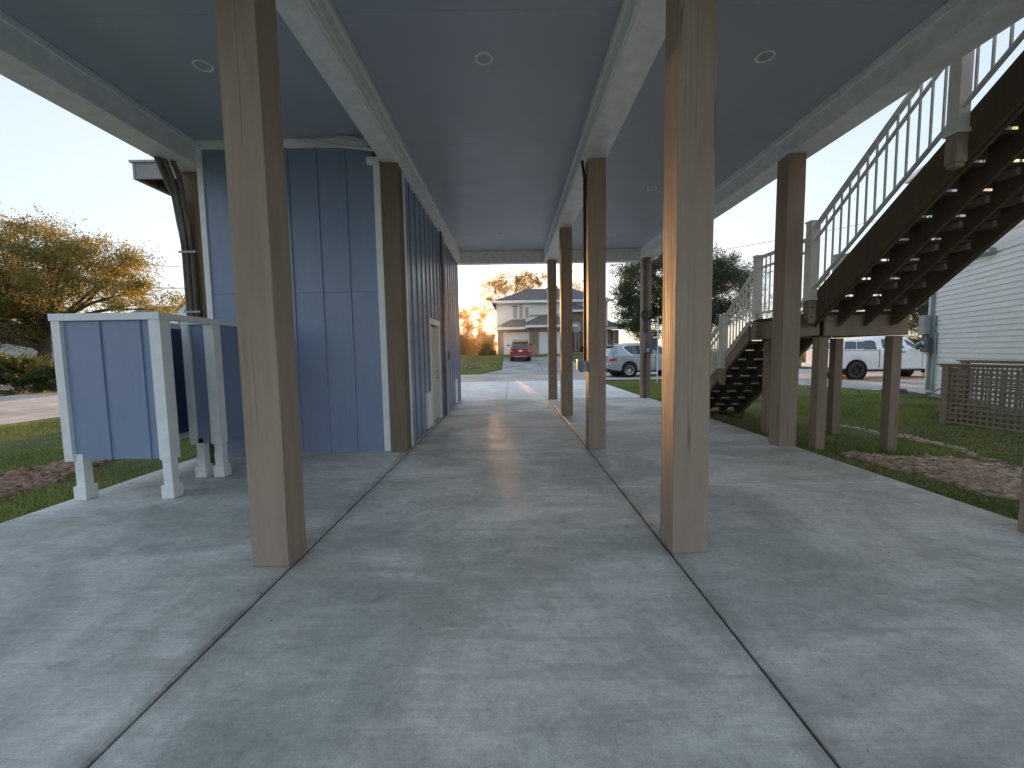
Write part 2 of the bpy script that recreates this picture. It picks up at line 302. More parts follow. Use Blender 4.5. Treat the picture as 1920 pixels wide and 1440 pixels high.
# ------------------------------------------------------------------ mesh helpers
class MB:
    def __init__(s): s.v = []; s.f = []; s.sm = []
    def add(s, vs, fs, smooth=False):
        n = len(s.v); s.v += [tuple(v) for v in vs]; s.f += [tuple(i+n for i in f) for f in fs]; s.sm += [smooth]*len(fs); return s
    def box(s, x0, x1, y0, y1, z0, z1):
        v = [(x0,y0,z0),(x1,y0,z0),(x1,y1,z0),(x0,y1,z0),(x0,y0,z1),(x1,y0,z1),(x1,y1,z1),(x0,y1,z1)]
        return s.add(v, [(0,3,2,1),(4,5,6,7),(0,1,5,4),(1,2,6,5),(2,3,7,6),(3,0,4,7)])
    def obox(s, c, ax, ay, hx, hy, z0, z1):
        """box with horizontal axes ax, ay (unit 2D)"""
        v = []
        for z in (z0, z1):
            for a, b in ((-1,-1),(1,-1),(1,1),(-1,1)):
                v.append((c[0]+a*hx*ax[0]+b*hy*ay[0], c[1]+a*hx*ax[1]+b*hy*ay[1], z))
        return s.add(v, [(0,3,2,1),(4,5,6,7),(0,1,5,4),(1,2,6,5),(2,3,7,6),(3,0,4,7)])
    def prism(s, pts, axis, a0, a1):
        """extrude a 2D outline along axis; pts are (u,w) in the two other axes in order"""
        n = len(pts); v = []
        for a in (a0, a1):
            for (u, w) in pts:
                v.append((a, u, w) if axis == 'x' else (u, a, w) if axis == 'y' else (u, w, a))
        f = [tuple(range(n))[::-1], tuple(range(n, 2*n))] + [(i, (i+1) % n, n+(i+1) % n, n+i) for i in range(n)]
        return s.add(v, f)
    def tube(s, pts, r, k=8, cap=True):
        pts = [Vector([float(c) for c in p]) for p in pts]; rs = [float(q) for q in r] if hasattr(r, '__len__') else [float(r)]*len(pts)
        rings = []
        for i, p in enumerate(pts):
            d = (pts[min(i+1, len(pts)-1)] - pts[max(i-1, 0)]).normalized()
            a = d.cross(Vector((0, 0, 1)));
            if a.length < 0.1: a = d.cross(Vector((1, 0, 0)))
            a.normalize(); b = d.cross(a)
            rings.append([p + rs[i]*(math.cos(2*math.pi*j/k)*a + math.sin(2*math.pi*j/k)*b) for j in range(k)])
        v = [q for rg in rings for q in rg]; f = []
        for i in range(len(pts)-1):
            for j in range(k):
                f.append((i*k+j, i*k+(j+1) % k, (i+1)*k+(j+1) % k, (i+1)*k+j))
        s.add(v, f, True)
        if cap:
            s.add(rings[0], [tuple(range(k))]); s.add(rings[-1], [tuple(range(k))[::-1]])
        return s
    def lathe(s, c, axis, prof, k=24):
        """prof: list of (offset along axis, radius)"""
        c = Vector(c); ax = Vector(axis).normalized(); a = ax.cross(Vector((0, 0, 1)))
        if a.length < 0.1: a = ax.cross(Vector((1, 0, 0)))
        a.normalize(); b = ax.cross(a); v = []; f = []
        for (o, r) in prof:
            for j in range(k): v.append(c + ax*o + r*(math.cos(2*math.pi*j/k)*a + math.sin(2*math.pi*j/k)*b))
        for i in range(len(prof)-1):
            for j in range(k): f.append((i*k+j, i*k+(j+1) % k, (i+1)*k+(j+1) % k, (i+1)*k+j))
        return s.add(v, f, True)
    def quad(s, a, b, c, d): return s.add([a, b, c, d], [(0, 1, 2, 3)])

def origin_of(o):
    p = Vector((0, 0, 0))
    while o is not None: p = p + Vector(o.location); o = o.parent
    return p
def tag(o, label=None, cat=None, group=None, kind=None):
    if label: o['label'] = label
    if cat: o['category'] = cat
    if group: o['group'] = group
    if kind: o['kind'] = kind
    return o
def obj(name, mb, mat, parent=None, local=False, loc=None, bevel=0.0, kind=None, label=None, fix=True):
    me = bpy.data.meshes.new(name)
    off = Vector((0, 0, 0))
    if parent is not None and not local: off = origin_of(parent)
    if loc is not None: off = Vector(loc)
    vs = [(v[0]-off[0], v[1]-off[1], v[2]-off[2]) for v in mb.v] if off.length else mb.v
    me.from_pydata(vs, [], mb.f); me.polygons.foreach_set('use_smooth', mb.sm)
    if fix:
        bm = bmesh.new(); bm.from_mesh(me); bmesh.ops.recalc_face_normals(bm, faces=bm.faces); bm.to_mesh(me); bm.free()
    mats = mat if isinstance(mat, (list, tuple)) else [mat]
    for q in mats: me.materials.append(M[q] if isinstance(q, str) else q)
    o = bpy.data.objects.new(name, me); COL.objects.link(o)
    if loc is not None: o.location = loc
    if parent is not None: o.parent = parent
    if bevel:
        b = o.modifiers.new('bevel', 'BEVEL'); b.width = bevel; b.segments = 2; b.limit_method = 'ANGLE'; b.angle_limit = R(40)
    if kind: o['kind'] = kind
    if label: o['label'] = label
    return o
def thing(name, label, cat, loc=(0, 0, 0), rz=0.0, group=None):
    o = bpy.data.objects.new(name, None); COL.objects.link(o); o.location = loc; o.rotation_euler = (0, 0, rz); o.empty_display_size = 0.2
    return tag(o, label, cat, group)
def piece(name, src, loc, parent, scale=None):
    """an alike piece sharing mesh data"""
    o = src.copy(); o.name = name; COL.objects.link(o); o.parent = parent; o.location = loc
    if scale: o.scale = scale
    return o
def struct(name, mb, mat, **kw): return obj(name, mb, mat, kind='structure', **kw)
def one(name, label, cat, mb, mat, loc, group=None, **kw):
    return tag(obj(name, mb, mat, loc=loc, **kw), label, cat, group)
# ------------------------------------------------------------------ the ground
def gh(x, y):
    """terrain height"""
    x = np.asarray(x, float); y = np.asarray(y, float)
    t = np.clip((y-29.3)/12.0, 0, 1); far = np.where((x > -19) | (y > 31), 1.30*t, 0.0)
    near = -0.06 - 0.11*np.clip((x-4.4)/0.9, 0, 1)*np.clip((8.6-x)/1.6, 0.35, 1)*np.clip((13-y)/5, 0, 1) - 0.03*np.clip((-5.2-x)/2, 0, 1)*np.clip((x+12)/2, 0, 1)*np.clip((14-y)/5, 0, 1)
    return near + far
xs = np.concatenate([[-600, -300, -150, -80, -50], np.arange(-36, 36.1, 0.75), [50, 80, 150, 300, 600]])
ys = np.concatenate([[-300, -100, -40, -15], np.arange(-8, 60.1, 0.75), [70, 90, 130, 200, 400, 900]])
mb = MB(); gx, gy = np.meshgrid(xs, ys); gz = gh(gx, gy) - 0.02 + RNG.normal(0, 0.006, gx.shape)
mb.v = [tuple(p) for p in np.stack([gx.ravel(), gy.ravel(), gz.ravel()], 1)]
nx = len(xs); mb.f = [(j*nx+i, j*nx+i+1, (j+1)*nx+i+1, (j+1)*nx+i) for j in range(len(ys)-1) for i in range(nx-1)]; mb.sm = [True]*len(mb.f)
ground = struct('ground', mb, 'lawn')

def sheet(name, poly, z, mat, thick=0.05, **kw):
    mb = MB(); n = len(poly)
    top = [(p[0], p[1], (p[2] if len(p) > 2 else z)) for p in poly]; bot = [(p[0], p[1], q[2]-thick) for p, q in zip(poly, top)]
    mb.add(top+bot, [tuple(range(n))] + [(i, (i+1) % n, n+(i+1) % n, n+i) for i in range(n)])
    return struct(name, mb, mat, **kw)
# front road and side road, one flat surface each; the side road stops at the edge of the front road
struct('road', MB().add([(-90, 21.45, -.03), (90, 21.45, -.03), (90, 29.0, -.03), (-90, 29.0, -.03)], [(0, 1, 2, 3)]), 'road')
sheet('side_road', [(-12.25, -40), (-12.35, 12), (-11.9, 16), (-10.6, 19.2), (-8.2, 21.44), (-26, 21.44), (-22.6, 19), (-20.9, 15), (-20.6, 8), (-20.6, -40)], -.03, 'road')
sheet('neighbour_driveway', [(13.14, 12.9), (12.8, 14.5), (11.85, 16.9), (11.2, 20), (10.9, 21.44), (30, 21.44), (30, 12.9)], -.028, 'drive')
# driveway across the road, climbing to the garages
dg = thing('far_driveway', 'pale concrete driveway climbing to the brick house', 'driveway', (2.3, 30, 0)); del dg['category'], dg['label']; dg['kind'] = 'structure'
def zf(y): return float(gh(0, y)) + 0.03
for (xa, xb, xa0, xb0) in ((-0.72, 2.285, -2.3, 2.285), (2.315, 5.35, 2.315, 6.6)):
    for (ya, yb) in ((29.05, 31.2), (31.22, 35.6), (35.62, 42.05)):
        a0, b0 = (xa0, xb0) if ya < 30 else (xa, xb)
        mb = MB(); mb.add([(a0, ya, zf(ya)-.03 if ya < 30 else zf(ya)), (b0, ya, zf(ya)-.03 if ya < 30 else zf(ya)), (xb, yb, zf(yb)), (xa, yb, zf(yb)), (a0, ya, zf(ya)-.3), (b0, ya, zf(ya)-.3), (xb, yb, zf(yb)-.3), (xa, yb, zf(yb)-.3)], [(0,1,2,3),(0,1,5,4),(1,2,6,5),(2,3,7,6),(3,0,4,7)])
        obj('concrete_panel', mb, 'drive', dg)
# slab under the house: panels with recessed joints
slab = struct('carport_slab', MB().box(-4.78, 4.26, -3.0, 13.18, -0.30, -0.022), 'joint', loc=(0, 5, 0))
SX = [(-4.83, -1.628), (-1.612, 1.162), (1.178, 4.34)]
rows = [[(-3.0, 1.2), (1.208, 6.285), (6.293, 13.2)], [(-3.0, 1.0), (1.0, 6.252), (6.262, 13.2)], [(-3.0, 0.9), (0.9, 4.49), (4.4935, 6.225), (6.234, 9.53), (9.534, 10.93), (10.934, 13.2)]]
for (xa, xb), rr in zip(SX, rows):
    for k, (ya, yb) in enumerate(rr):
        yb2 = yb if k == len(rr)-1 else yb
        mb = MB(); bm_z = 0.0
        ya2 = ya if k == 0 else ya+0.0005
        # a slightly rounded edge, as a jointing tool leaves it
        e = 0.016; z0 = -0.26
        o_ = [(xa, ya2), (xb, ya2), (xb, yb2), (xa, yb2)]; i_ = [(xa+e, ya2+e*.4), (xb-e, ya2+e*.4), (xb-e, yb2-e*.4), (xa+e, yb2-e*.4)]
        v = [(p[0], p[1], bm_z) for p in i_] + [(p[0], p[1], bm_z-0.010) for p in o_] + [(p[0], p[1], z0) for p in o_]
        mb.add(v, [(0,1,2,3), (0,4,5,1), (1,5,6,2), (2,6,7,3), (3,7,4,0), (4,8,9,5), (5,9,10,6), (6,10,11,7), (7,11,8,4)])
        obj('concrete_panel', mb, 'conc', slab)
apron = struct('apron', MB().box(-6.2, 4.2, 13.24, 21.38, -0.3, -0.03), 'joint', loc=(0, 14, 0))
for (xa, xb) in ((-6.3, -0.20), (-0.185, 4.27)):
    for (ya, yb) in (((13.212, 17.3), (17.315, 21.42)) if xa < -1 else ((13.212, 15.2), (15.205, 18.2), (18.205, 21.42))):
        mb = MB().box(xa, xb, ya, yb, -0.25, -0.004); obj('concrete_panel', mb, 'apron', apron)

# soil patches: clodded ground in the lawn, on a fine grid
def inside(P, x, y):
    P = np.array(P); n = len(P); c = np.zeros(x.shape, bool); j = n-1
    for i in range(n):
        xi, yi = P[i]; xj, yj = P[j]
        c ^= ((yi > y) != (yj > y)) & (x < (xj-xi)*(y-yi)/(yj-yi+1e-12)+xi); j = i
    return c
def vnoise(x, y, s, seed):
    """smooth value noise"""
    rg = np.random.default_rng(seed); T = rg.uniform(0, 1, (257, 257)); x = x*s+500; y = y*s+500; xi = np.floor(x).astype(int); yi = np.floor(y).astype(int); fx = x-xi; fy = y-yi
    fx = fx*fx*(3-2*fx); fy = fy*fy*(3-2*fy); g = lambda a, b: T[a % 256, b % 256]
    return (g(xi, yi)*(1-fx)+g(xi+1, yi)*fx)*(1-fy)+(g(xi, yi+1)*(1-fx)+g(xi+1, yi+1)*fx)*fy
def ragged(P, x, y, amp=.16):
    return inside(P, x+amp*(vnoise(x, y, 3.1, 5)-.5)*2+amp*.6*(vnoise(x, y, 9, 6)-.5)*2, y+amp*(vnoise(x, y, 3.3, 7)-.5)*2+amp*.6*(vnoise(x, y, 10, 8)-.5)*2)
def patch(name, P, mat, h=0.03, cell=.032, amp=.16, seed=1):
    A = np.array(P); xs_ = np.arange(A[:, 0].min()-.3, A[:, 0].max()+.3, cell); ys_ = np.arange(A[:, 1].min()-.3, A[:, 1].max()+.3, cell); X, Y = np.meshgrid(xs_, ys_)
    m_ = ragged(P, X, Y, amp); n1 = vnoise(X, Y, 2.2, seed); n2 = vnoise(X, Y, 6.5, seed+1); n3 = vnoise(X, Y, 16, seed+2)
    Z = gh(X, Y)-.03+h*(.1+.9*n1)+.05*(n2**2)*(h/.03)*.6+.045*(h/.03)*n3**3+.03*vnoise(X, Y, 31, seed+3)**3+RNG.uniform(0, .014, X.shape); Z = np.where(m_, Z, gh(X, Y)-.06)
    f = m_[:-1, :-1] | m_[1:, :-1] | m_[:-1, 1:] | m_[1:, 1:]; nx_ = len(xs_); jj, ii = np.nonzero(f); q = np.stack([jj*nx_+ii, jj*nx_+ii+1, (jj+1)*nx_+ii+1, (jj+1)*nx_+ii], 1)
    us, inv = np.unique(q.ravel(), return_inverse=True); V = np.stack([X.ravel(), Y.ravel(), Z.ravel()], 1)[us]; mb = MB(); mb.v = [tuple(v) for v in V]; mb.f = [tuple(int(k) for k in r_) for r_ in inv.reshape(-1, 4)]; mb.sm = [True]*len(mb.f)
    return struct(name, mb, mat, fix=False)
DR = [(5.25, 6.42), (5.6, 6.48), (6.3, 6.15), (7.0, 5.7), (7.7, 4.4), (8.2, 2.4), (8.3, 0.0), (6.2, -0.2), (5.75, 2.0), (5.42, 4.0), (5.35, 5.0), (5.25, 5.75)]
DS = [(6.9, 9.3), (7.15, 8.6), (7.35, 7.7), (7.42, 6.9), (7.15, 6.1), (7.0, 5.7), (6.9, 5.95), (7.12, 6.9), (7.02, 7.6), (6.95, 8.3), (6.78, 9.2)]
DL = [(-7.5, -1), (-7.35, 3), (-7.25, 5.8), (-7.3, 7.2), (-7.1, 9.0), (-6.55, 9.0), (-6.35, 7.2), (-6.2, 6.2), (-5.95, 5.3), (-5.85, 4.0), (-5.8, 2), (-5.85, -1)]
patch('dirt_patch', DR, 'sand', 0.020, seed=3); patch('dirt_path', DS, 'sand', 0.012, amp=.10, seed=4); patch('dirt_patch', DL, 'soil', 0.028, seed=5)
def tri_mesh(name, V, F_loops, k, mat, tint, **kw):
    """fast mesh from numpy: V (n,3); faces are consecutive groups of k verts"""
    me = bpy.data.meshes.new(name); n = len(V); nf = n//k
    me.vertices.add(n); me.vertices.foreach_set('co', np.ascontiguousarray(V, dtype=np.float32).ravel())
    me.loops.add(n); me.loops.foreach_set('vertex_index', np.arange(n, dtype=np.int32))
    me.polygons.add(nf); me.polygons.foreach_set('loop_start', np.arange(nf, dtype=np.int32)*k)
    at = me.attributes.new('tint', 'FLOAT', 'POINT'); at.data.foreach_set('value', np.ascontiguousarray(tint, dtype=np.float32))
    me.materials.append(M[mat]); me.update(calc_edges=True)
    o = bpy.data.objects.new(name, me); COL.objects.link(o)
    for kk, v in kw.items(): o[kk] = v
    return o
def grass(x0, x1, y0, y1, n, hmin, hmax, w, reject, dry=0.12, seed=1, name='grass'):
    rg = np.random.default_rng(seed); x = rg.uniform(x0, x1, n); y = rg.uniform(y0, y1, n)
    keep = ~reject(x, y); x = x[keep]; y = y[keep]; n = len(x)
    # clumping: a cheap sum of sines stands in for patchiness
    f = 0.5+0.25*np.sin(x*2.3+1.3*np.sin(y*1.7))+0.25*np.sin(y*2.9+2*np.sin(x*1.1))
    k2 = rg.uniform(0, 1, n) < 0.45+0.6*f; x, y, f = x[k2], y[k2], f[k2]; n = len(x)
    h = rg.uniform(hmin, hmax, n)*(0.6+0.7*f)*np.clip(1.5-1.1*vnoise(x, y, .6, 21), .5, 1.2); a = rg.uniform(0, 2*np.pi, n); lean = rg.uniform(0.1, 0.9, n)*h; b = rg.uniform(0, 2*np.pi, n)
    z = gh(x, y)-0.03; V = np.zeros((n, 3, 3))
    V[:, 0] = np.stack([x-np.cos(a)*w, y-np.sin(a)*w, z], 1); V[:, 1] = np.stack([x+np.cos(a)*w, y+np.sin(a)*w, z], 1)
    V[:, 2] = np.stack([x+np.cos(b)*lean, y+np.sin(b)*lean, z+h], 1)
    tint = np.clip(0.45*f+rg.uniform(0, 0.5, n), 0, 0.92); pz = .65*vnoise(x, y, .6, 21)+.35*vnoise(x, y, 1.9, 22); tint = np.where(rg.uniform(0, 1, n) < dry+.75*np.clip((pz-.56)/.10, 0, 1), .97, tint)
    return tri_mesh(name, V.reshape(-1, 3), None, 3, 'grass', np.repeat(tint, 3), kind='stuff')
def rejL(x, y): return ragged(DL, x, y) & (vnoise(x, y, 7, 9) < .86)
def rejR(x, y): return (ragged(DR, x, y) & (vnoise(x, y, 6, 9) < .84) | (ragged(DS, x, y, .10) & (vnoise(x, y, 7, 9) < .72)) | (x > 11.8+(16.9-y)*0.32) & (y > 12.5) | (x > 11.3) & (y > 17))
grass(-12.3, -4.83, 1.5, 14, 150000, 0.03, 0.075, 0.006, rejL, 0.16, 1)
grass(4.34, 13.3, 1.5, 13.0, 190000, 0.03, 0.085, 0.006, rejR, 0.10, 2)
grass(4.28, 12.2, 13.0, 21.4, 60000, 0.03, 0.08, 0.010, rejR, 0.15, 3)
grass(-14, -0.8, 29.1, 43, 60000, 0.05, 0.11, 0.016, lambda x, y: (x > -2.3) & (y < 30.2) | (x > -0.75), 0.2, 4)
grass(5.4, 22, 29.1, 41, 40000, 0.05, 0.11, 0.016, lambda x, y: (x < 6.7) & (y < 31.2), 0.2, 5)
grass(-12.2, -6.3, 14, 20, 16000, 0.03, 0.08, 0.010, lambda x, y: (x < -11+(y-16)*0.6) & (y > 15), 0.15, 6)

# ------------------------------------------------------------------ the raised house
Z0, ZC = 4.33, 4.68                       # underside of the beams, ceiling
house = thing('raised_house', 'underside of the raised house, blue ceiling boards between white beams', 'house', (0, 5, Z0))
YB = -0.8; YF = 13.45
def beam(x0, x1, y0, y1, z0=Z0, z1=4.92, name='beam'): return obj(name, MB().box(x0, x1, y0, y1, z0, z1), 'beam', house, bevel=0.006)
beam(-4.99, -4.575, YB, YF); beam(-1.865, -1.60, YB, 13.215); beam(1.10, 1.445, YB, 13.215); beam(4.10, 4.49, YB, YF)
beam(-1.60, 1.10, 13.22, YF, 4.305); beam(1.10, 4.10, 13.22, YF, 4.305); beam(-4.575, -1.60, 13.22, YF, 4.305)
# sealing strips and cove mouldings along the beams
for (x0, x1, z0, z1) in ((-4.575, -4.555, 4.60, 4.677), (-1.60, -1.578, 4.352, 4.44), (-1.578, -1.552, 4.59, 4.677), (-1.6, -1.57, 4.44, 4.59), (1.082, 1.10, 4.352, 4.44), (1.067, 1.10, 4.59, 4.677), (1.445, 1.465, 4.60, 4.677), (4.08, 4.10, 4.58, 4.677)):
    obj('moulding', MB().box(x0, x1, YB, 13.21, z0, z1), 'beam', house, bevel=0.004)
obj('moulding', MB().box(-1.55, 1.065, 13.195, 13.22, 4.60, 4.677), 'beam', house, bevel=0.004)
# ceiling boards: one sheet each, with fine gaps
src = {}
for (xa, xb) in ((-4.555, -1.867), (-1.552, 1.067), (1.447, 4.08)):
    k = 0; y = YB
    while y < 13.2:
        y2 = min(y+2.438, 13.2)
        obj('ceiling_board', MB().box(xa, xb, y+0.0016, y2-0.0016, ZC, ZC+0.018), 'ceil', house); y = y2
obj('floor_deck', MB().box(-4.95, 4.45, YB, YF-0.03, 4.93, 5.15), 'tan', house)
# storeys above
mbw = MB()
obj('wall', MB().box(-4.9, 4.4, YB+0.1, 13.35, 5.151, 8.0), 'blue', house)
mbw = MB(); e = 0.5; zr = 8.0
mbw.add([(-4.9-e, YB-e, zr), (4.4+e, YB-e, zr), (4.4+e, 13.4+e, zr), (-4.9-e, 13.4+e, zr), (-0.25, 2.2, 10.2), (-0.25, 8.6, 10.2)], [(0, 1, 4), (1, 2, 5, 4), (2, 3, 5), (3, 0, 4, 5), (0, 3, 2, 1)])
obj('roof', mbw, 'shingle', house)
# rear deck corner seen past the left beam
dk = thing('side_deck', 'grey edged deck corner sticking out past the left beam', 'deck', (-5.6, 8, 4.5))
obj('fascia', MB().box(-6.27, -5.0, 7.20, 7.235, 4.53, 4.79), 'tan', dk); obj('fascia', MB().box(-6.30, -6.265, 7.19, 11.0, 4.52, 4.79), 'lightmetal', dk)
obj('drip_edge', MB().box(-6.34, -5.0, 7.17, 11.05, 4.79, 4.825), 'lightmetal', dk)
obj('floor_boards', MB().box(-6.26, -5.0, 7.24, 10.97, 4.72, 4.788), 'stain', dk)
for k in range(4): obj('joist', MB().box(-6.26, -5.0, 7.6+k*0.55, 7.64+k*0.55, 4.55, 4.72), 'stain', dk)
obj('joist', MB().box(-6.26, -6.22, 7.24, 10.9, 4.55, 4.72), 'stain', dk)

# posts: heavy square timbers; each its own
PW = 0.2628
def tpost(x, y, label, cat='post', z1=Z0-0.002, w=PW, mat='post', grp='square timber posts under the raised house', z0=0.002, lean=0.0):
    mb = MB(); rg = random.Random(int(x*100+y*10)); hs = [0, .35, .9, 1.6, 2.3, 3.1, 3.9, z1-z0]
    rings = []
    for h in hs:
        j = lambda: rg.uniform(-0.0022, 0.0022)
        rings.append([(x+j(), y+j(), z0+h), (x+w+j(), y+j(), z0+h), (x+w+j(), y+w+j(), z0+h), (x+j(), y+w+j(), z0+h)])
    vs = [p for r_ in rings for p in r_]; fs = [(0, 3, 2, 1)]
    for i in range(len(hs)-1):
        for k in range(4): fs.append((i*4+k, i*4+(k+1) % 4, i*4+4+(k+1) % 4, i*4+4+k))
    n = (len(hs)-1)*4; fs.append((n, n+1, n+2, n+3)); mb.add(vs, fs)
    return one('timber_post', label, cat, mb, mat, (x+w/2, y+w/2, z0), grp, bevel=0.007)
tpost(-1.8917, 2.87, 'large taupe post on the left in the foreground, long drying cracks in it')
tpost(1.1743, 2.964, 'large taupe post on the right in the foreground, sunset light on its left face')
tpost(1.1743, 6.27, 'taupe post with a small outlet box on its left side, second of its row')
tpost(1.1743, 9.66, 'slim looking taupe post third along the inner right row, left edge lit by the sun')
tpost(1.1743, 12.96, 'farthest taupe post of the inner right row, at the front edge of the slab')
tpost(4.0853, 6.23, 'tall taupe post at the slab edge directly in front of the stair landing')
tpost(4.0853, 9.60, 'taupe post in the outer right row hidden behind the right foreground post')
tpost(4.0853, 12.87, 'grey brown post at the far slab corner carrying the electrical boxes')
tpost(4.08, 2.975, 'taupe post at the right edge of the picture, only its side showing')
tpost(-1.8917, 6.30, 'brown corner post between the white trims of the blue storage room', mat='rawpost')
tpost(-4.99, 6.50, 'brown corner post behind the blue wall, bundle of conduits strapped to it', mat='rawpost')

# ------------------------------------------------------------------ storage room
room = thing('storage_room', 'blue board and batten storage room with white corner trims under the house', 'storage room', (-3.1, 9.7, 0))
FY = 6.33; SXW = -1.66
# front wall panels (upper, lower) and side wall panels
for (a, b) in ((-4.50, -3.27), (-3.268, -1.99)):
    for (z0, z1) in ((0.03, 2.462), (2.466, 4.56)):
        obj('siding_panel', MB().box(a+.0007, b-.0007, FY, FY+0.02, z0, z1), 'blue', room)
for x in (-4.13, -3.70, -3.27, -2.84, -2.42): obj('batten', MB().box(x-.018, x+.018, FY-0.019, FY, 0.03, 4.56), 'blue', room, bevel=0.002)
obj('corner_trim', MB().box(-4.585, -4.50, FY-0.025, FY+0.02, 0.02, 4.60), 'white', room, bevel=0.002)
obj('corner_trim', MB().box(-1.99, -1.893, FY-0.025, FY+0.02, 0.02, 4.30), 'white', room, bevel=0.002)
obj('top_trim', MB().box(-4.50, -2.06, FY-0.024, FY+0.02, 4.561, 4.615), 'white', room, bevel=0.002)
obj('top_trim', MB().box(-4.555, -1.87, FY-0.045, FY+0.02, 4.616, 4.677), 'beam', room, bevel=0.002)
obj('corner_block', MB().box(-2.075, -1.885, FY-0.06, FY-0.026, 4.29, 4.40), 'white', room, bevel=0.002)
ysp = [(6.70, 8.39), (9.52, 11.3), (11.302, 13.19)]
for (a, b) in ysp:
    for (z0, z1) in ((0.03, 2.462), (2.466, 4.325)): obj('siding_panel', MB().box(SXW-0.02, SXW, a+.0007, b-.0007, z0, z1), 'blue', room)
obj('siding_panel', MB().box(SXW-0.02, SXW, 8.391, 9.519, 2.26, 4.325), 'blue', room)
yy = 7.08
while yy < 13.15:
    door_here = 8.36 < yy < 9.55
    if not (10.02 < yy < 10.2): obj('batten', MB().box(SXW, SXW+0.019, yy-.018, yy+.018, 2.27 if door_here else 0.03, 4.325), 'blue', room, bevel=0.002)
    yy += 0.405
obj('corner_trim', MB().box(SXW-0.01, SXW+0.028, 6.565, 6.70, 0.02, 4.325), 'white', room, bevel=0.002)
obj('corner_trim', MB().box(SXW-0.01, SXW+0.028, 13.12, 13.205, 0.02, 4.325), 'blue', room, bevel=0.002)
obj('sill_plate', MB().box(SXW-0.02, SXW+0.006, 6.57, 13.2, 0.003, 0.029), 'lightmetal', room)
obj('sill_plate', MB().box(-4.58, -1.9, FY-0.006, FY+0.02, 0.003, 0.029), 'lightmetal', room)
obj('back_wall', MB().box(-4.56, -1.69, 13.15, 13.2, 0.01, 4.3), 'blue', room); obj('back_wall', MB().box(-4.58, -4.53, 6.36, 13.14, 0.01, 4.3), 'blue', room)
# door
door = obj('door', MB().box(SXW-0.09, SXW-0.05, 8.50, 9.42, 0.04, 2.10), 'door', room, bevel=0.003)
for (z0, z1) in ((0.25, 0.75), (0.88, 1.38), (1.51, 1.95)):
    for (a, b) in ((8.60, 8.92), (9.0, 9.32)): obj('door_panel', MB().box(SXW-0.052, SXW-0.042, a, b, z0, z1), 'door', door, bevel=0.004)
hd = MB().tube([(SXW-0.05, 9.33, 0.97), (SXW+0.02, 9.33, 0.97)], 0.022, 12).tube([(SXW+0.012, 9.33, 0.97), (SXW+0.012, 9.22, 0.97)], 0.009, 8); obj('handle', hd, 'chrome', door)
obj('deadbolt', MB().tube([(SXW-0.05, 9.33, 1.12), (SXW+0.0, 9.33, 1.12)], 0.026, 12), 'chrome', door)
for (a, b, z0, z1) in ((8.39, 8.49, 0.01, 2.12), (9.43, 9.53, 0.01, 2.12), (8.37, 9.55, 2.122, 2.24)): obj('door_frame', MB().box(SXW-0.01, SXW+0.03, a, b, z0, z1), 'white', room, bevel=0.002)
for (a, b, z0, z1) in ((8.489, 8.50, 0.04, 2.12), (9.42, 9.431, 0.04, 2.12)): obj('jamb', MB().box(SXW-0.10, SXW-0.011, a, b, z0, z1), 'white', room)
obj('threshold', MB().box(SXW-0.10, SXW+0.035, 8.49, 9.43, 0.005, 0.035), 'lightmetal', room)
def vent(ya, yb, z0, z1):
    v = obj('louvred_vent', MB().box(SXW+0.001, SXW+0.026, ya, yb, z0, z1).box(SXW+0.026, SXW+0.04, ya, ya+.06, z0, z1).box(SXW+0.026, SXW+0.04, yb-.06, yb, z0, z1).box(SXW+0.026, SXW+0.04, ya+.061, yb-.061, z0, z0+.06).box(SXW+0.026, SXW+0.04, ya+.061, yb-.061, z1-.06, z1), 'white', room)
    for k in range(10):
        z = z0+.085+k*(z1-z0-.17)/9; mb = MB(); mb.add([(SXW+.027, ya+.062, z+.022), (SXW+.027, yb-.062, z+.022), (SXW+.05, yb-.062, z-.02), (SXW+.05, ya+.062, z-.02), (SXW+.027, ya+.062, z+.014), (SXW+.027, yb-.062, z+.014), (SXW+.046, yb-.062, z-.022), (SXW+.046, ya+.062, z-.022)], [(0,1,2,3),(4,7,6,5),(0,3,7,4),(1,5,6,2),(3,2,6,7)])
        obj('slat', mb, 'white', v)
vent(7.87, 8.28, 0.07, 0.76); vent(11.9, 12.3, 0.06, 0.75)
# conduits on the side wall
cp = thing('wall_conduits', 'tan and white conduits running up the blue wall beside the door', 'conduit', (-1.6, 10.1, 0))
obj('pipe', MB().tube([(-1.59, 9.80, 0.02), (-1.59, 9.80, 4.33)], 0.024, 10), 'pvc', cp); obj('pipe', MB().tube([(-1.595, 10.16, 0.02), (-1.595, 10.16, 4.33)], 0.026, 10), 'whitepvc', cp)
obj('junction_box', MB().box(SXW+0.02, SXW+0.15, 10.2, 10.42, 1.36, 1.56), 'greymetal', cp, bevel=0.006)
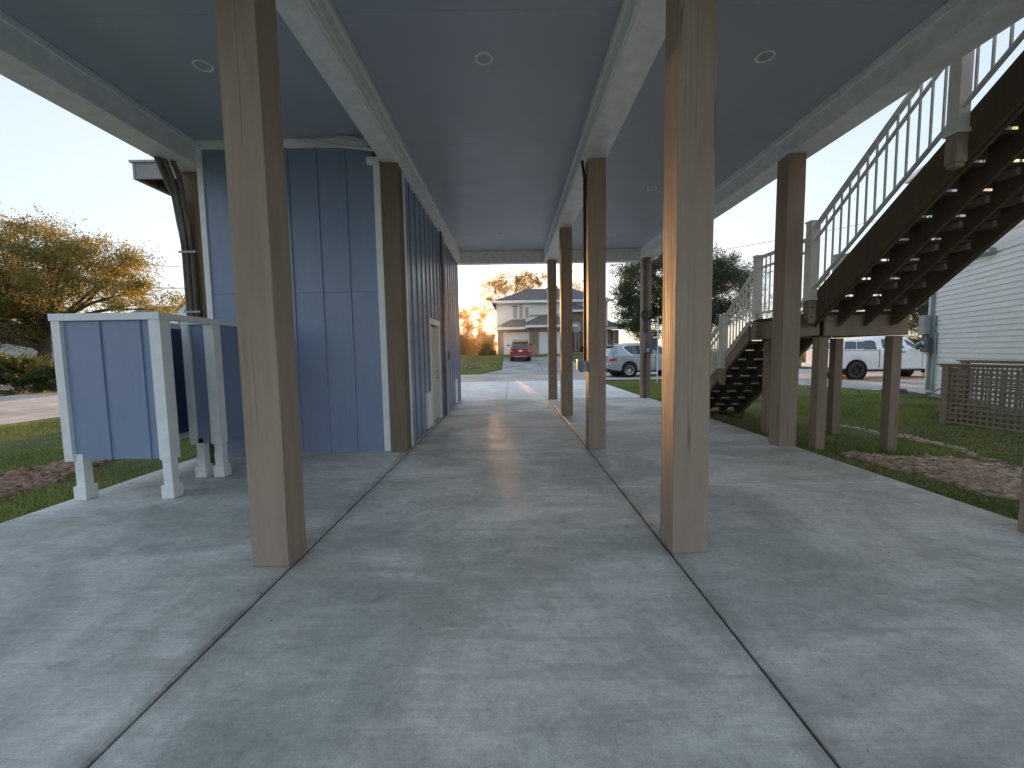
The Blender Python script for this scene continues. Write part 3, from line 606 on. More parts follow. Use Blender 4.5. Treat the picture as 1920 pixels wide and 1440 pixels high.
# white flexible conduit under the ceiling
fx = thing('flexible_conduit', 'white flexible conduits curling from the ceiling trim to the beam', 'conduit', (-2.3, 6.2, 4.5))
obj('tube', MB().tube([(-3.02, 6.20, 4.62), (-2.85, 6.17, 4.60), (-2.62, 6.14, 4.53), (-2.35, 6.12, 4.475), (-2.1, 6.12, 4.455), (-1.96, 6.14, 4.44), (-1.86, 6.16, 4.44)], 0.026, 10), 'whitepvc', fx)
obj('tube', MB().tube([(-2.35, 6.24, 4.665), (-2.2, 6.2, 4.63), (-2.05, 6.17, 4.55), (-1.93, 6.15, 4.50), (-1.86, 6.15, 4.47)], 0.024, 10), 'whitepvc', fx)
obj('tube', MB().tube([(-2.48, 6.24, 4.672), (-2.3, 6.22, 4.65), (-2.1, 6.22, 4.60), (-1.95, 6.2, 4.53), (-1.86, 6.2, 4.50)], 0.018, 8), 'whitepvc', fx)
# conduit bundle on the left corner post
cb = thing('conduit_bundle', 'bundle of brown conduits bending up into the left beam beside the blue wall', 'conduit', (-4.95, 6.3, 2))
for k, (dx, dy, tx, ty) in enumerate(((-4.955, 6.44, -4.92, 6.02), (-4.895, 6.42, -4.865, 6.07), (-4.835, 6.44, -4.80, 6.14))):
    obj('pipe', MB().tube([(dx, dy, 0.0), (dx, dy, 3.0), (dx-.015, dy-.03, 3.5), (dx-.02+(tx-dx)*.3, dy-.10, 3.9), (tx, ty+.1, 4.15), (tx, ty, 4.33)], 0.036 if k else 0.040, 10), 'pvc', cb)
for z in (1.2, 2.2, 3.1): obj('strap', MB().box(-5.01, -4.75, 6.385, 6.392, z, z+.03), 'lightmetal', cb)

# recessed ceiling lights
L0 = None
spots = [(-3.30, 4.75, 'round recessed ceiling light left of the left foreground post'), (-0.24, 4.71, 'round recessed ceiling light in the middle bay nearest the camera'),
         (2.82, 4.75, 'round recessed ceiling light in the right bay nearest the camera'), (2.82, 8.38, 'round recessed ceiling light halfway down the right bay'),
         (2.82, 11.6, 'round recessed ceiling light at the far end of the right bay'), (-0.24, 11.35, 'round recessed ceiling light at the far end of the middle bay')]
for x, y, lb in spots:
    t_ = thing('ceiling_light', lb, 'ceiling light', (x, y, ZC), group='recessed lights in the blue ceiling')
    if L0 is None:
        a = MB().lathe((0, 0, 0), (0, 0, -1), [(0, 0.098), (0.006, 0.096), (0.010, 0.088), (0.006, 0.076), (-0.001, 0.074)], 32); b_ = MB().lathe((0, 0, 0), (0, 0, -1), [(0.001, 0.0745), (0.003, 0.04), (0.0035, 0.001)], 32)
        L0 = (obj('trim_ring', a, 'beam', t_, local=True), obj('lens', b_, 'lens', t_, local=True))
    else:
        for q in L0: c_ = q.copy(); COL.objects.link(c_); c_.parent = t_

# ------------------------------------------------------------------ outdoor shower enclosure
sh = thing('outdoor_shower', 'blue panelled outdoor shower stall with white frame and white feet', 'outdoor shower', (-4.2, 5.0, 0))
def foot(x0, y0, z1):
    obj('foot', MB().box(x0+.02, x0+.115, y0+.02, y0+.115, 0.003, z1).box(x0, x0+.135, y0, y0+.135, 0.003, 0.15), 'white', sh, bevel=0.004)
def frame_post(x0, x1, y0, y1, z0=0.43, z1=1.92, mat='white'): obj('frame_post', MB().box(x0, x1, y0, y1, z0, z1), mat, sh, bevel=0.003)
foot(-4.745, 4.35, 0.5); foot(-3.80, 4.35, 0.5); foot(-4.02, 5.12, 0.5); foot(-3.79, 5.12, 0.5)
frame_post(-4.79, -4.70, 4.335, 4.47); frame_post(-3.775, -3.655, 4.335, 4.47)
obj('top_rail', MB().box(-4.80, -3.65, 4.325, 4.475, 1.921, 1.995), 'white', sh, bevel=0.003)
obj('panel', MB().box(-4.70, -3.775, 4.375, 4.40, 0.44, 1.92), 'blue', sh)
for x in (-4.325, -3.90): obj('batten', MB().box(x-.018, x+.018, 4.357, 4.375, 0.44, 1.92), 'blue', sh)
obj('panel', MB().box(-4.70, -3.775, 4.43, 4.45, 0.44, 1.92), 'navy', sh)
# left side and back
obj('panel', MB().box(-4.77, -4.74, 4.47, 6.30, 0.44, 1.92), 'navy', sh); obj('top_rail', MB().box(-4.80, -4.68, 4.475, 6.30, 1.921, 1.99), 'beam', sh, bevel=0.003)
obj('bottom_rail', MB().box(-4.79, -4.72, 4.48, 6.3, 0.36, 0.439), 'beam', sh); frame_post(-4.79, -4.70, 6.2, 6.30, 0.36, 1.92, 'beam')
# partition frames of the entry
frame_post(-4.045, -3.965, 5.10, 5.23, 0.43, 1.92); frame_post(-3.775, -3.655, 5.10, 5.23, 0.43, 1.92)
obj('panel', MB().box(-3.965, -3.775, 5.14, 5.165, 0.44, 1.92), 'blue', sh)
obj('top_rail', MB().box(-4.045, -3.655, 5.095, 5.235, 1.921, 1.985), 'white', sh, bevel=0.003)
obj('top_rail', MB().box(-3.77, -3.665, 4.476, 5.094, 1.925, 1.99), 'beam', sh, bevel=0.003)
# wing from the entry back to the blue wall
obj('panel', MB().box(-3.72, -3.695, 5.235, 6.27, 0.44, 1.92), 'blue', sh); obj('top_rail', MB().box(-3.765, -3.66, 5.236, 6.29, 1.921, 1.985), 'white', sh, bevel=0.003)
for y in (5.62, 6.0): obj('batten', MB().box(-3.695, -3.677, y-.018, y+.018, 0.44, 1.92), 'blue', sh)
obj('drain_pipe', MB().tube([(-4.12, 5.55, 0.0), (-4.12, 5.55, 0.45)], 0.03, 10), 'pvc', sh)
# ------------------------------------------------------------------ staircase
st = thing('staircase', 'brown wooden staircase with a landing, open underneath, cream metal railings', 'staircase', (5.2, 6.9, -0.1))
ZL = 2.03; RI = 0.19; TR = 0.2585; YU = 6.16; YLO = 7.66; XS0, XS1 = 4.46, 5.70
ST = 'stain'
# landing
posts = [(4.68, 6.28), (4.70, 7.56), (5.98, 7.62), (5.80, 6.28)]
for x, y in posts: obj('post', MB().box(x, x+.145, y, y+.145, -0.25, 1.665 if (x, y) != posts[1] else 1.665), 'post', st, bevel=0.005)
obj('landing_beam', MB().box(4.70, 5.96, 6.215, 6.255, 1.675, 1.985), 'post', st, bevel=0.003)
obj('landing_beam', MB().box(4.58, 5.97, 7.71, 7.75, 1.675, 1.985), 'post', st, bevel=0.003)
obj('landing_beam', MB().box(4.54, 4.58, 6.30, 7.70, 1.675, 1.985), 'post', st, bevel=0.003)
obj('landing_beam', MB().box(5.965, 6.005, 6.26, 7.70, 1.675, 1.985), 'post', st, bevel=0.003)
obj('landing_beam', MB().box(4.20, 4.66, 6.259, 6.298, 1.69, 1.98), 'post', st, bevel=0.003)
for k in range(3): obj('joist', MB().box(4.60, 5.96, 6.6+.36*k, 6.64+.36*k, 1.70, 1.985), ST, st)
y = YU+0.01; k = 0
while y < YLO+0.02:
    obj('deck_board', MB().box(4.50, 6.02, y, y+.136, 1.99, ZL), ST, st); y += .142
def saw(x, th, y0, z0, n, rise, run, sgn, tail=0.0, name='stringer', notch=True):
    """stringer under n treads. sgn=-1: climbs towards -y; sgn=+1: descends towards +y"""
    top = []; d = 0.36
    if sgn < 0:
        yy, zz = y0, z0
        for k in range(n):
            top += [(yy, zz+rise-.04), (yy-run, zz+rise-.04)]; yy -= run; zz += rise
        bot = [(yy, zz-d+rise*.5), (y0+0.02, z0-d+0.145)]; pts = top + bot
    else:
        yy, zz = y0, z0
        for k in range(n):
            top += [(yy, zz-rise-.04), (yy+run, zz-rise-.04)]; yy += run; zz -= rise
        bot = [(yy, max(zz-rise-.04-0.02, -0.12)), (yy-.1, -0.12), (y0-.0, z0-d+.03)]; pts = top + bot
    obj(name, MB().prism(pts, 'x', x, x+th), ST, st)
NU = 15
for x in (4.86, 5.25, 5.64): saw(x, .045, YU, ZL, NU, RI, TR, -1)
s_u = RI/TR
# outer closed stringers (face boards) of the upper flight
def board_line(x0, x1, ya, za, yb, zb, up_, dn, mat=ST, name='stringer'):
    obj(name, MB().prism([(ya, za+up_), (yb, zb+up_), (yb, zb-dn), (ya, za-dn)], 'x', x0, x1), mat, st, bevel=0.003)
yT = YU-NU*TR; zT = ZL+NU*RI
board_line(4.44, 4.485, YU+.0, ZL+.16, yT, zT+.16, 0.06, 0.36)
board_line(4.49, 4.53, YU+.0, ZL+.16, yT, zT+.16, -0.12, 0.385)
board_line(5.70, 5.74, YU+.0, ZL+.16, yT, zT+.16, 0.06, 0.36)
tr = rs = None
for k in range(1, NU+1):
    z = ZL+RI*k; yb = YU-TR*k; yf = yb+TR
    for j, (a, b) in enumerate(((yb+.004, yb+.134), (yb+.139, yf+.028))):
        obj('tread', MB().box(4.531, 5.699, a, b, z-.038, z), ST, st)
    obj('riser', MB().box(4.531, 5.699, yf-.020, yf-.002, z-RI+.024, z-.039), ST, st)
    for x in (4.905, 5.205, 5.295, 5.595): obj('cleat', MB().box(x, x+.045, yb+.02, yb+TR-.04, z-.115, z-.039), 'post', st) if k < 11 else None
# the top landing against the house
obj('top_landing', MB().box(4.50, 5.9, yT-1.2, yT, zT-.04, zT), ST, st)
# lower flight
NL = 10; TRL = 0.262; s_l = RI/TRL
for x in (4.86, 5.25, 5.62): saw(x, .045, YLO+.1, ZL, NL, RI, TRL, 1)
yB = YLO+.1+NL*TRL; zB = ZL-NL*RI
board_line(4.44, 4.485, YLO+.09, ZL-.10, yB, zB-.10, 0.10, 0.27, 'post'); board_line(5.70, 5.74, YLO+.09, ZL-.10, yB, zB-.10, 0.10, 0.27, 'post')
board_line(4.488, 4.525, YLO+.12, ZL-.12, yB, zB-.12, 0.0, 0.29)
for k in range(1, NL+1):
    z = ZL-RI*k; ya = YLO+.1+TRL*(k-1)
    for (a, b) in ((ya+.004, ya+.134), (ya+.139, ya+TRL+.028)): obj('tread', MB().box(4.527, 5.699, a, b, z-.038, z), ST, st)
    obj('riser', MB().box(4.527, 5.699, ya-.002, ya+.016, z+.024, z+RI-.039), ST, st)
obj('riser', MB().box(4.527, 5.699, yB-.002, yB+.016, zB-RI+.09, zB-.039), ST, st)

# railings (thing > railing > baluster)
def newel(x, y, z0, z1, skirt=True):
    mb = MB().box(x, x+.115, y, y+.115, z0, z1)
    if skirt: mb.box(x-.015, x+.13, y-.015, y+.13, z0, z0+.045)
    mb.box(x-.012, x+.127, y-.012, y+.127, z1, z1+.022)
    obj('newel_post', mb, 'rail', st, bevel=0.003)
def block(x, y, z0, z1):
    obj('newel_block', MB().box(x, x+.115, y+.0, y+.115, z0+.04, z1).box(x+.012, x+.103, y+.012, y+.103, z0, z0+.04), 'post', st, bevel=0.006)
def railing(x, ya, za, yb, zb, h=0.90, n=12, mid=0.17):
    """rails from (ya,za) to (yb,zb): za/zb heights of the bottom rail"""
    def bar(dz, w, t): return [(ya, za+dz), (yb, zb+dz), (yb, zb+dz+t), (ya, za+dz+t)]
    rl = obj('railing', MB().prism(bar(0, 0, .035), 'x', x+.035, x+.075), 'rail', st)
    obj('top_rail', MB().prism(bar(h-.045, 0, .045), 'x', x+.025, x+.085), 'rail', rl); obj('mid_rail', MB().prism(bar(h-mid-.05, 0, .032), 'x', x+.038, x+.072), 'rail', rl)
    for k in range(n):
        t = (k+.6)/(n+.2); yy = ya+(yb-ya)*t; zz = za+(zb-za)*t
        obj('baluster', MB().box(x+.046, x+.064, yy-.009, yy+.009, zz+.02, zz+h-.02), 'rail', rl)
XR = 4.325
newel(XR, 6.04, 2.19, 3.30); block(XR, 6.04, 1.86, 2.185)
newel(XR, 4.13, 3.55, 4.66); block(XR, 4.13, 3.24, 3.545)
newel(XR, 2.28, 4.92, 6.0, False)
railing(XR, 6.035, 2.34, 4.25, 3.68, .90, 14); railing(XR, 4.125, 3.79, 2.4, 5.06, .90, 13)
newel(XR+.10, 7.52, 2.035, 3.15); railing(XR+.09, 7.515, 2.12, 6.16, 2.12, 1.02, 11)
newel(XR+.02, 8.56, 1.10, 2.16); block(XR+.02, 8.56, .80, 1.095)
railing(XR+.05, 7.65, 1.98, 8.55, 1.30, .90, 8); newel(XR+.02, 10.32, 0.0, 0.95, True); railing(XR+.04, 8.68, 1.22, 10.31, 0.12, .86, 14)
obj('newel_block', MB().box(4.44, 4.60, 7.52, 7.67, 1.66, 1.985), 'post', st, bevel=0.006)
for z in (1.72, 1.80, 1.90): obj('bolt', MB().tube([(4.475, 7.522, z), (4.475, 7.508, z)], .012, 8), 'black', st)
for z in (1.95, 2.09): obj('bolt', MB().tube([(4.37, 6.042, z), (4.37, 6.028, z)], .012, 8), 'black', st)
newel(5.76, 6.04, 2.03, 3.13); newel(5.88, 7.54, 2.035, 3.15); railing(5.88, 7.53, 2.12, 6.16, 2.12, 1.02, 11); railing(5.74, 6.03, 2.34, 4.25, 3.68, .90, 14); railing(5.76, 7.65, 1.98, 10.31, .12, .9, 20)

# the flight turns out a little larger than first measured and stands clear of the outer beam
st.scale = (1.045, 1.045, 1.045); st.location = (5.2*1.045, 6.9*1.045, -0.1*1.045-0.068)

# ------------------------------------------------------------------ electrical things
ep = thing('electrical_panel', 'grey electrical disconnect box with red and white stickers on the far corner post', 'electrical box', (4.2, 12.8, 1.4))
obj('box', MB().box(4.10, 4.355, 12.72, 12.868, 1.42, 2.03), 'greymetal', ep, bevel=0.008); obj('box_lid', MB().box(4.115, 4.34, 12.705, 12.719, 1.45, 2.0), 'greymetal', ep, bevel=0.004)
obj('sticker', MB().box(4.185, 4.255, 12.700, 12.7045, 1.80, 1.865), 'pink', ep); obj('sticker', MB().box(4.17, 4.235, 12.700, 12.7045, 1.45, 1.56), 'paper', ep)
obj('switch', MB().box(4.17, 4.25, 12.692, 12.7045, 1.66, 1.76), 'meter', ep); obj('handle', MB().box(4.195, 4.255, 12.682, 12.691, 1.71, 1.75), 'lightmetal', ep); obj('latch', MB().box(4.18, 4.225, 12.69, 12.7045, 1.585, 1.62), 'black', ep)
obj('conduit', MB().tube([(4.215, 12.79, 2.03), (4.215, 12.79, 4.30)], .016, 8), 'pvc', ep); obj('conduit', MB().tube([(4.17, 12.83, 0.0), (4.17, 12.83, 1.42)], .03, 10), 'meter', ep); obj('conduit', MB().tube([(4.16, 12.82, 2.03), (4.16, 12.82, 4.30)], .03, 10), 'meter', ep)
mb_ = thing('meter_base', 'grey green meter socket box beside the disconnect box on the corner post', 'electrical box', (4.5, 13, 1.5))
obj('box', MB().box(4.42, 4.55, 12.88, 13.06, 1.50, 1.88), 'greymetal', mb_, bevel=0.006); obj('backplate', MB().box(4.355, 4.42, 12.90, 13.02, 1.46, 1.87), 'black', mb_); obj('plug', MB().tube([(4.385, 12.90, 1.53), (4.385, 12.86, 1.53)], .026, 12), 'paper', mb_)
cc = thing('cable_coil', 'coil of dark blue cable hung high on the far corner post', 'cable', (4.19, 12.84, 2.6)); 
for k in range(4):
    rr = 0.165-.012*k; obj('loop', MB().tube([(4.19+.012*k+rr*math.cos(a), 12.84-.015*k, 2.58+.006*k+rr*math.sin(a)) for a in np.linspace(0, 6.28, 29)], .011, 6), 'hose', cc)
obj('tie', MB().tube([(4.20, 12.80, 2.42), (4.20, 12.79, 2.6), (4.17, 12.80, 2.75)], .016, 6), 'hose', cc)
ob = thing('outlet_box', 'small grey outlet box and conduit on the left side of a taupe post', 'outlet box', (1.1, 6.4, 1.3))
obj('box', MB().box(1.105, 1.172, 6.33, 6.47, 1.20, 1.36), 'lightmetal', ob, bevel=0.005); obj('cover', MB().box(1.045, 1.104, 6.325, 6.475, 1.19, 1.37), 'greymetal', ob, bevel=0.008); obj('lid', MB().box(1.015, 1.044, 6.335, 6.465, 1.21, 1.38), 'lightmetal', ob, bevel=0.006)
obj('conduit', MB().tube([(1.143, 6.40, 1.36), (1.143, 6.40, 4.1), (1.10, 6.36, 4.33)], .022, 10), 'black', ob)
wp = one('marker_pole', 'thin white pole standing in the grass between the grey car and the large post', 'pole', MB().tube([(7.08, 20, -.1), (7.08, 20, 3.0)], .03, 8), 'vinylwhite', (7.08, 20, -.1))
one('valve_cap', 'small white plastic cap on the grass edge in front of the grey car', 'cap', MB().lathe((6.72, 21.3, -0.08), (0, 0, 1), [(0, .10), (.10, .115), (.17, .09), (.19, .001)], 16), 'paper', (6.72, 21.3, -.08))

# ------------------------------------------------------------------ neighbour's house on the right
D = Vector((-.396, -.918)); N = Vector((-.918, .396)); C0 = Vector((13.05, 12.94))   # along the wall towards us; outward normal
nh = thing('neighbour_house', 'pale grey house with horizontal vinyl siding beside the stairs, meter at its corner', 'house', (13.05, 12.94, 0))
def wb(name, s0, s1, o0, o1, z0, z1, mat, parent=nh, bevel=0.0):
    c = C0 + D*((s0+s1)/2) + N*((o0+o1)/2); return obj(name, MB().obox(c, D, N, (s1-s0)/2, (o1-o0)/2, z0, z1), mat, parent, bevel=bevel)
SL = 14.0; ex = 0.1372
def lap(s0, s1, z, h, name='siding_board'):
    mb = MB(); p = [C0+D*s0, C0+D*s1]; v = []
    prof = [(0.004, z+h), (0.019, z+.012), (0.019, z), (0.0, z), (-.02, z), (-.02, z+h)]
    for q in p: v += [(q.x+N.x*o, q.y+N.y*o, zz) for o, zz in prof]
    mb.add(v, [(i, (i+1) % 6, 6+(i+1) % 6, 6+i) for i in range(6)]+[(0, 1, 2, 3, 4, 5), (11, 10, 9, 8, 7, 6)]); obj(name, mb, 'vinyl', nh)
z = 0.05; k = 0; rg = random.Random(5)
while z < 6.55:
    if not (3.84 < z+ex and z < 3.98):
        a = rg.uniform(2.5, 6.0); b = rg.uniform(8, 11); cuts = [0.10, a, b, SL]
        for i in range(3): lap(cuts[i]+.001, cuts[i+1]-.001, z, ex-.001)
    else:
        wb('band_board', .10, SL, -.02, .03, z, z+ex-.004, 'vinyl')
    z += ex
wb('corner_trim', 0.0, .095, -.03, .035, 0.0, 6.55, 'vinylwhite'); wb('foundation', 0, SL, -.10, -.021, -0.2, 0.06, 'drive')
# the end wall and the remaining shell
obj('end_wall', MB().add([(C0.x, C0.y, 0), (C0.x+9*.918, C0.y-9*.396, 0), (C0.x+9*.918, C0.y-9*.396, 6.6), (C0.x, C0.y, 6.6), (C0.x-.1*.396, C0.y-.1*.918, 0), (C0.x+9*.918-.04, C0.y-9*.396-.09, 0), (C0.x+9*.918-.04, C0.y-9*.396-.09, 6.6), (C0.x-.04, C0.y-.09, 6.6)], [(0,1,2,3),(4,5,6,7),(3,2,6,7),(0,4,7,3),(1,5,6,2)]), 'vinyl', nh)
e = .5; P = [C0-D*e+N*e, C0+D*(SL+e)+N*e, C0+D*(SL+e)-N*(9+e), C0-D*e-N*(9+e)]; rA = C0+D*4.5-N*4.5; rB = C0+D*(SL-4.5)-N*4.5
mb = MB(); v = [(p.x, p.y, 6.62) for p in P]+[(p.x, p.y, 6.80) for p in P]+[(rA.x, rA.y, 9.0), (rB.x, rB.y, 9.0)]
mb.add(v, [(0,1,2,3)]+[(i, (i+1) % 4, 4+(i+1) % 4, 4+i) for i in range(4)]+[(4,5,9,8),(5,6,9),(6,7,8,9),(7,4,8)]); obj('roof', mb, ['vinylwhite', 'shingle'], nh)
rf = bpy.data.objects['roof.001'] if 'roof.001' in bpy.data.objects else None
for p in nh.children:
    if p.name.startswith('roof'):
        for f in p.data.polygons: f.material_index = 1 if f.index >= 5 else 0
wb('gutter', -.5, SL+.5, e+.005, e+.11, 6.66, 6.79, 'vinylwhite')
wb('downspout', .22, .31, .036, .10, 0.12, 6.5, 'lightmetal', bevel=.01)
def wt(pts, r, mat, name, parent): obj(name, MB().tube([(C0.x+D.x*s+N.x*o, C0.y+D.y*s+N.y*o, z) for s, o, z in pts], r, 10), mat, parent)
em = thing('electric_meter', 'grey breaker box above a round glass electric meter on the neighbour wall corner', 'electric meter', (12.95, 12.8, 1.5))
wb('breaker_box', .02, .40, .105, .27, 1.84, 2.42, 'lightmetal', em, .01); wb('meter_box', .08, .50, .105, .22, 1.30, 1.74, 'meter', em, .012); wb('backing', .05, .47, .036, .104, 1.28, 2.40, 'lightmetal', em)
def ap(s, o, z): q = C0+D*s+N*o; return (q.x, q.y, z)
obj('meter_glass', MB().lathe(ap(.20, .22, 1.53), (N.x, N.y, 0), [(0, .085), (.05, .085), (.11, .075), (.13, .05), (.135, .001)], 20), 'paleglass', em)
obj('meter_ring', MB().lathe(ap(.20, .22, 1.53), (N.x, N.y, 0), [(0, .10), (.025, .10), (.025, .085)], 20), 'chrome', em)
wt([(.33, .16, 1.74), (.33, .16, 1.84)], .035, 'meter', 'conduit', em); wt([(.55, .06, .1), (.55, .06, 1.9)], .028, 'lightmetal', 'conduit', em); wt([(.15, .15, 1.3), (.28, .13, 1.22), (.4, .06, 1.25)], .012, 'copper', 'wire', em)
wl = thing('wall_light', 'grey conduit ending in a small junction fitting high on the siding', 'wall fitting', ap(3, .05, 3.9))
wt([(.30, .07, 3.78), (2.60, .07, 3.78)], .035, 'lightmetal', 'conduit', wl); wt([(2.60, .085, 3.78), (2.95, .085, 3.80)], .062, 'lightmetal', 'fitting', wl); wb('cap', 2.70, 2.85, .03, .12, 3.85, 3.88, 'pink', wl)
# hose coil at the foot of the wall
hc = thing('hose_coil', 'coil of dark garden hose lying on the concrete at the neighbour house corner', 'hose', (12.95, 13.6, 0))
for k in range(6):
    rr = .36-.03*k; obj('loop', MB().tube([(12.8+rr*1.1*math.cos(a)+.02*k, 13.75+rr*.8*math.sin(a), .0+.022*(k % 3)+.01*math.sin(3*a+k)) for a in np.linspace(0, 6.28, 33)], .014, 6), 'hose', hc)
obj('tail', MB().tube([(13.1, 13.5, 0), (12.75, 12.9, 0.01), (12.5, 12.3, .02), (12.45, 11.9, .25), (12.4, 11.7, .55)], .013, 6), 'hose', hc)

# ------------------------------------------------------------------ lattice enclosure
def lattice(name, label, A, B, z0, z1, cap=True, grp='lattice screens beside the neighbour house'):
    A = Vector(A); B = Vector(B); L = (B-A).length; d = (B-A).normalized(); n = Vector((-d.y, d.x)); t_ = thing(name, label, 'lattice fence', (A.x, A.y, z0), group=grp)
    def bx(nm, s0, s1, o0, o1, a, b): c = A+d*((s0+s1)/2)+n*((o0+o1)/2); obj(nm, MB().obox(c, d, n, (s1-s0)/2, (o1-o0)/2, a, b), 'lattice', t_)
    bx('post', -.05, .05, -.05, .05, z0-.1, z1-.02); bx('post', L-.05, L+.05, -.05, .05, z0-.1, z1-.02); bx('post', .36*L-.03, .36*L+.03, .02, .08, z0-.1, z1-.02)
    nz = int((z1-z0-.1)/.098)
    for k in range(nz+1): zz = z0+.02+k*(z1-z0-.14)/nz; bx('slat', .051, L-.051, -.018, -.006, zz, zz+.036)
    ns = int(L/.098)
    for k in range(ns): s_ = .08+k*(L-.16)/ns; bx('slat', s_, s_+.034, -.005, .006, z0, z1-.09)
    bx('top_rail', -.10, L+.05, -.045, .03, z1-.055, z1-.02)
    if cap: bx('cap_board', -.14, L+.1, -.07, .07, z1-.019, z1+.008)
lattice('lattice_screen', 'weathered wooden lattice screen with a capped top, nearest the camera', (8.93, 8.44), (9.70, 4.6), -.1, 1.12)
lattice('lattice_screen', 'rear lattice screen seen through the front one, darker top board', (10.75, 9.75), (10.55, 5.2), -.1, 1.14, True)
lattice('lattice_screen', 'short end lattice panel between the front and rear lattice screens', (9.05, 8.46), (10.68, 9.70), -.1, 1.06, False)
# ------------------------------------------------------------------ vehicles
def lerp(T, x):
    for (a, va), (b, vb) in zip(T, T[1:]):
        if x <= b: return va+(vb-va)*max(0, (x-a))/(b-a+1e-9)
    return T[-1][1]
def vehicle(name, label, cat, loc, rz, S):
    """S: spec. x forward from the rear bumper, y left, z up. Curves are (x, value) lists."""
    t_ = thing(name, label, cat, loc, rz); L = S['L']; pm = S['paint']
    W_ = lambda x: lerp(S['w'], x); B_ = lambda x: lerp(S['belt'], x); T_ = lambda x: lerp(S['top'], x); WR = lambda x: lerp(S['wr'], x); ZB = lambda x: lerp(S['bot'], x)
    xs = set(np.linspace(0.0, L, 44)); 
    for q in ('top', 'belt', 'w', 'wr'): xs |= {p[0] for p in S[q]}
    for xw in S['wheels']:
        for a in np.linspace(-1, 1, 17): xs.add(xw+S['arch']*a)
    xs = sorted(x for x in xs if 0 <= x <= L); P = []
    def arch(x):
        z = ZB(x)
        for xw in S['wheels']:
            if abs(x-xw) < S['arch']: z = max(z, S['r']*1.0+math.sqrt(max(0, S['arch']**2-(x-xw)**2)))
        return z
    def side(x, f):      # greenhouse side: f 0 at belt, 1 at roof edge
        b, tp, w, wr = B_(x), T_(x), W_(x), WR(x); z0 = b+.02; z1 = max(tp-.07, z0+.004)
        return (w-.055+(min(wr, w-.06)-(w-.055))*f, z0+(z1-z0)*f)
    for x in xs:
        w, b, tp, wr, zb = W_(x), B_(x), T_(x), WR(x), arch(x); zb = min(zb, b-.05); bd = (b-zb)
        hi = side(x, 1); lo = side(x, 0)
        cr = [(w-.06, zb), (w-.012, zb+min(.05, bd*.2)), (w+.0, zb+bd*.45), (w-.004, zb+bd*.70), (w-.02, b-.015), lo, hi, (hi[0]-.06, max(tp-.022, hi[1]+.003)), (hi[0]-.20, max(tp-.004, hi[1]+.006)), (0, max(tp, hi[1]+.008))]
        P.append([(x, y, z) for y, z in cr] + [(x, -y, z) for y, z in cr[-2::-1]])
    K = len(P[0]); mb = MB(); v = [p for r_ in P for p in r_]; f = [(i*K+j, i*K+j+1, (i+1)*K+j+1, (i+1)*K+j) for i in range(len(P)-1) for j in range(K-1)]
    mb.add(v, f, True); mb.add(P[0], [tuple(range(K))]); mb.add(P[-1], [tuple(range(K))[::-1]])
    body = obj('body', mb, pm, t_, local=True)
    es = body.modifiers.new('edge', 'EDGE_SPLIT'); es.split_angle = R(34)
    zf = S['floor']
    obj('underbody', MB().box(.25, L-.25, -W_(L/2)+.22, W_(L/2)-.22, zf-.06, B_(L/2)-.35), 'black', t_, local=True)
    for xw in S['wheels']:        # dark wheel housings
        for sy in (-1, 1):
            mbh = MB().lathe((xw, sy*(W_(xw)-.36), S['r']), (0, sy, 0), [(0, .01), (0, S['arch']-.005), (.33, S['arch']-.005)], 28); obj('wheel_housing', mbh, 'black', t_, local=True, fix=False)
    for xw in S['wheels']:
        for sy in (-1, 1):
            r, wd = S['r'], S['tw']; y0 = sy*(W_(xw)-wd-.012)
            wh = obj('wheel', MB().lathe((xw, y0, r), (0, sy, 0), [(0, r*.62), (0, r*.93), (.02, r), (wd-.025, r), (wd, r*.95), (wd+.004, r*.72), (wd-.006, r*.64)], 32), 'black', t_, local=True)
            rim = MB().lathe((xw, y0, r), (0, sy, 0), [(wd-.008, r*.655), (wd-.006, r*.60), (wd-.03, r*.57), (wd-.11, r*.54)], 32); yo = y0+sy*(wd-.035)
            for s_ in range(S['spokes']):
                a = 2*math.pi*s_/S['spokes']; ca, sa = math.cos(a), math.sin(a); h1, h2 = r*.055, r*.038
                q = lambda rad, h, o: (xw+rad*ca-h*sa, yo+sy*o, r+rad*sa+h*ca)
                rim.add([q(r*.08, h2, .012), q(r*.6, h1, .02), q(r*.6, -h1, .02), q(r*.08, -h2, .012), q(r*.08, h2, -.02), q(r*.6, h1, -.02), q(r*.6, -h1, -.02), q(r*.08, -h2, -.02)], [(0,1,2,3),(0,1,5,4),(3,2,6,7)])
            rim.lathe((xw, yo, r), (0, sy, 0), [(.025, .001), (.022, r*.13), (0, r*.15)], 16)
            obj('rim', rim, S['rim'], wh, local=True)
            obj('brake_disc', MB().lathe((xw, y0, r), (0, sy, 0), [(wd-.12, r*.56), (wd-.115, r*.05)], 20), 'plastic', wh, local=True)
    def pane(nm, pts, mat, o=.006):     # pts: (x, f) on the greenhouse side, both sides
        for sy in (-1, 1):
            A = []
            for x, f_ in pts: yy, zz = side(x, f_); A.append((x, sy*(yy+o), zz))
            A2 = [(p[0], p[1]-sy*.012, p[2]) for p in A]; n = len(A); mb = MB(); mb.add(A+A2, [tuple(range(n))]+[(i, (i+1) % n, n+(i+1) % n, n+i) for i in range(n)]); obj(nm, mb, mat, t_, local=True)
    for nm, pts, mat, o in S['panes']: pane(nm, pts, mat, o)
    for nm, bxs, mat, bv in S['boxes']:
        for b_ in bxs: obj(nm, MB().box(*b_), mat, t_, local=True, bevel=bv)
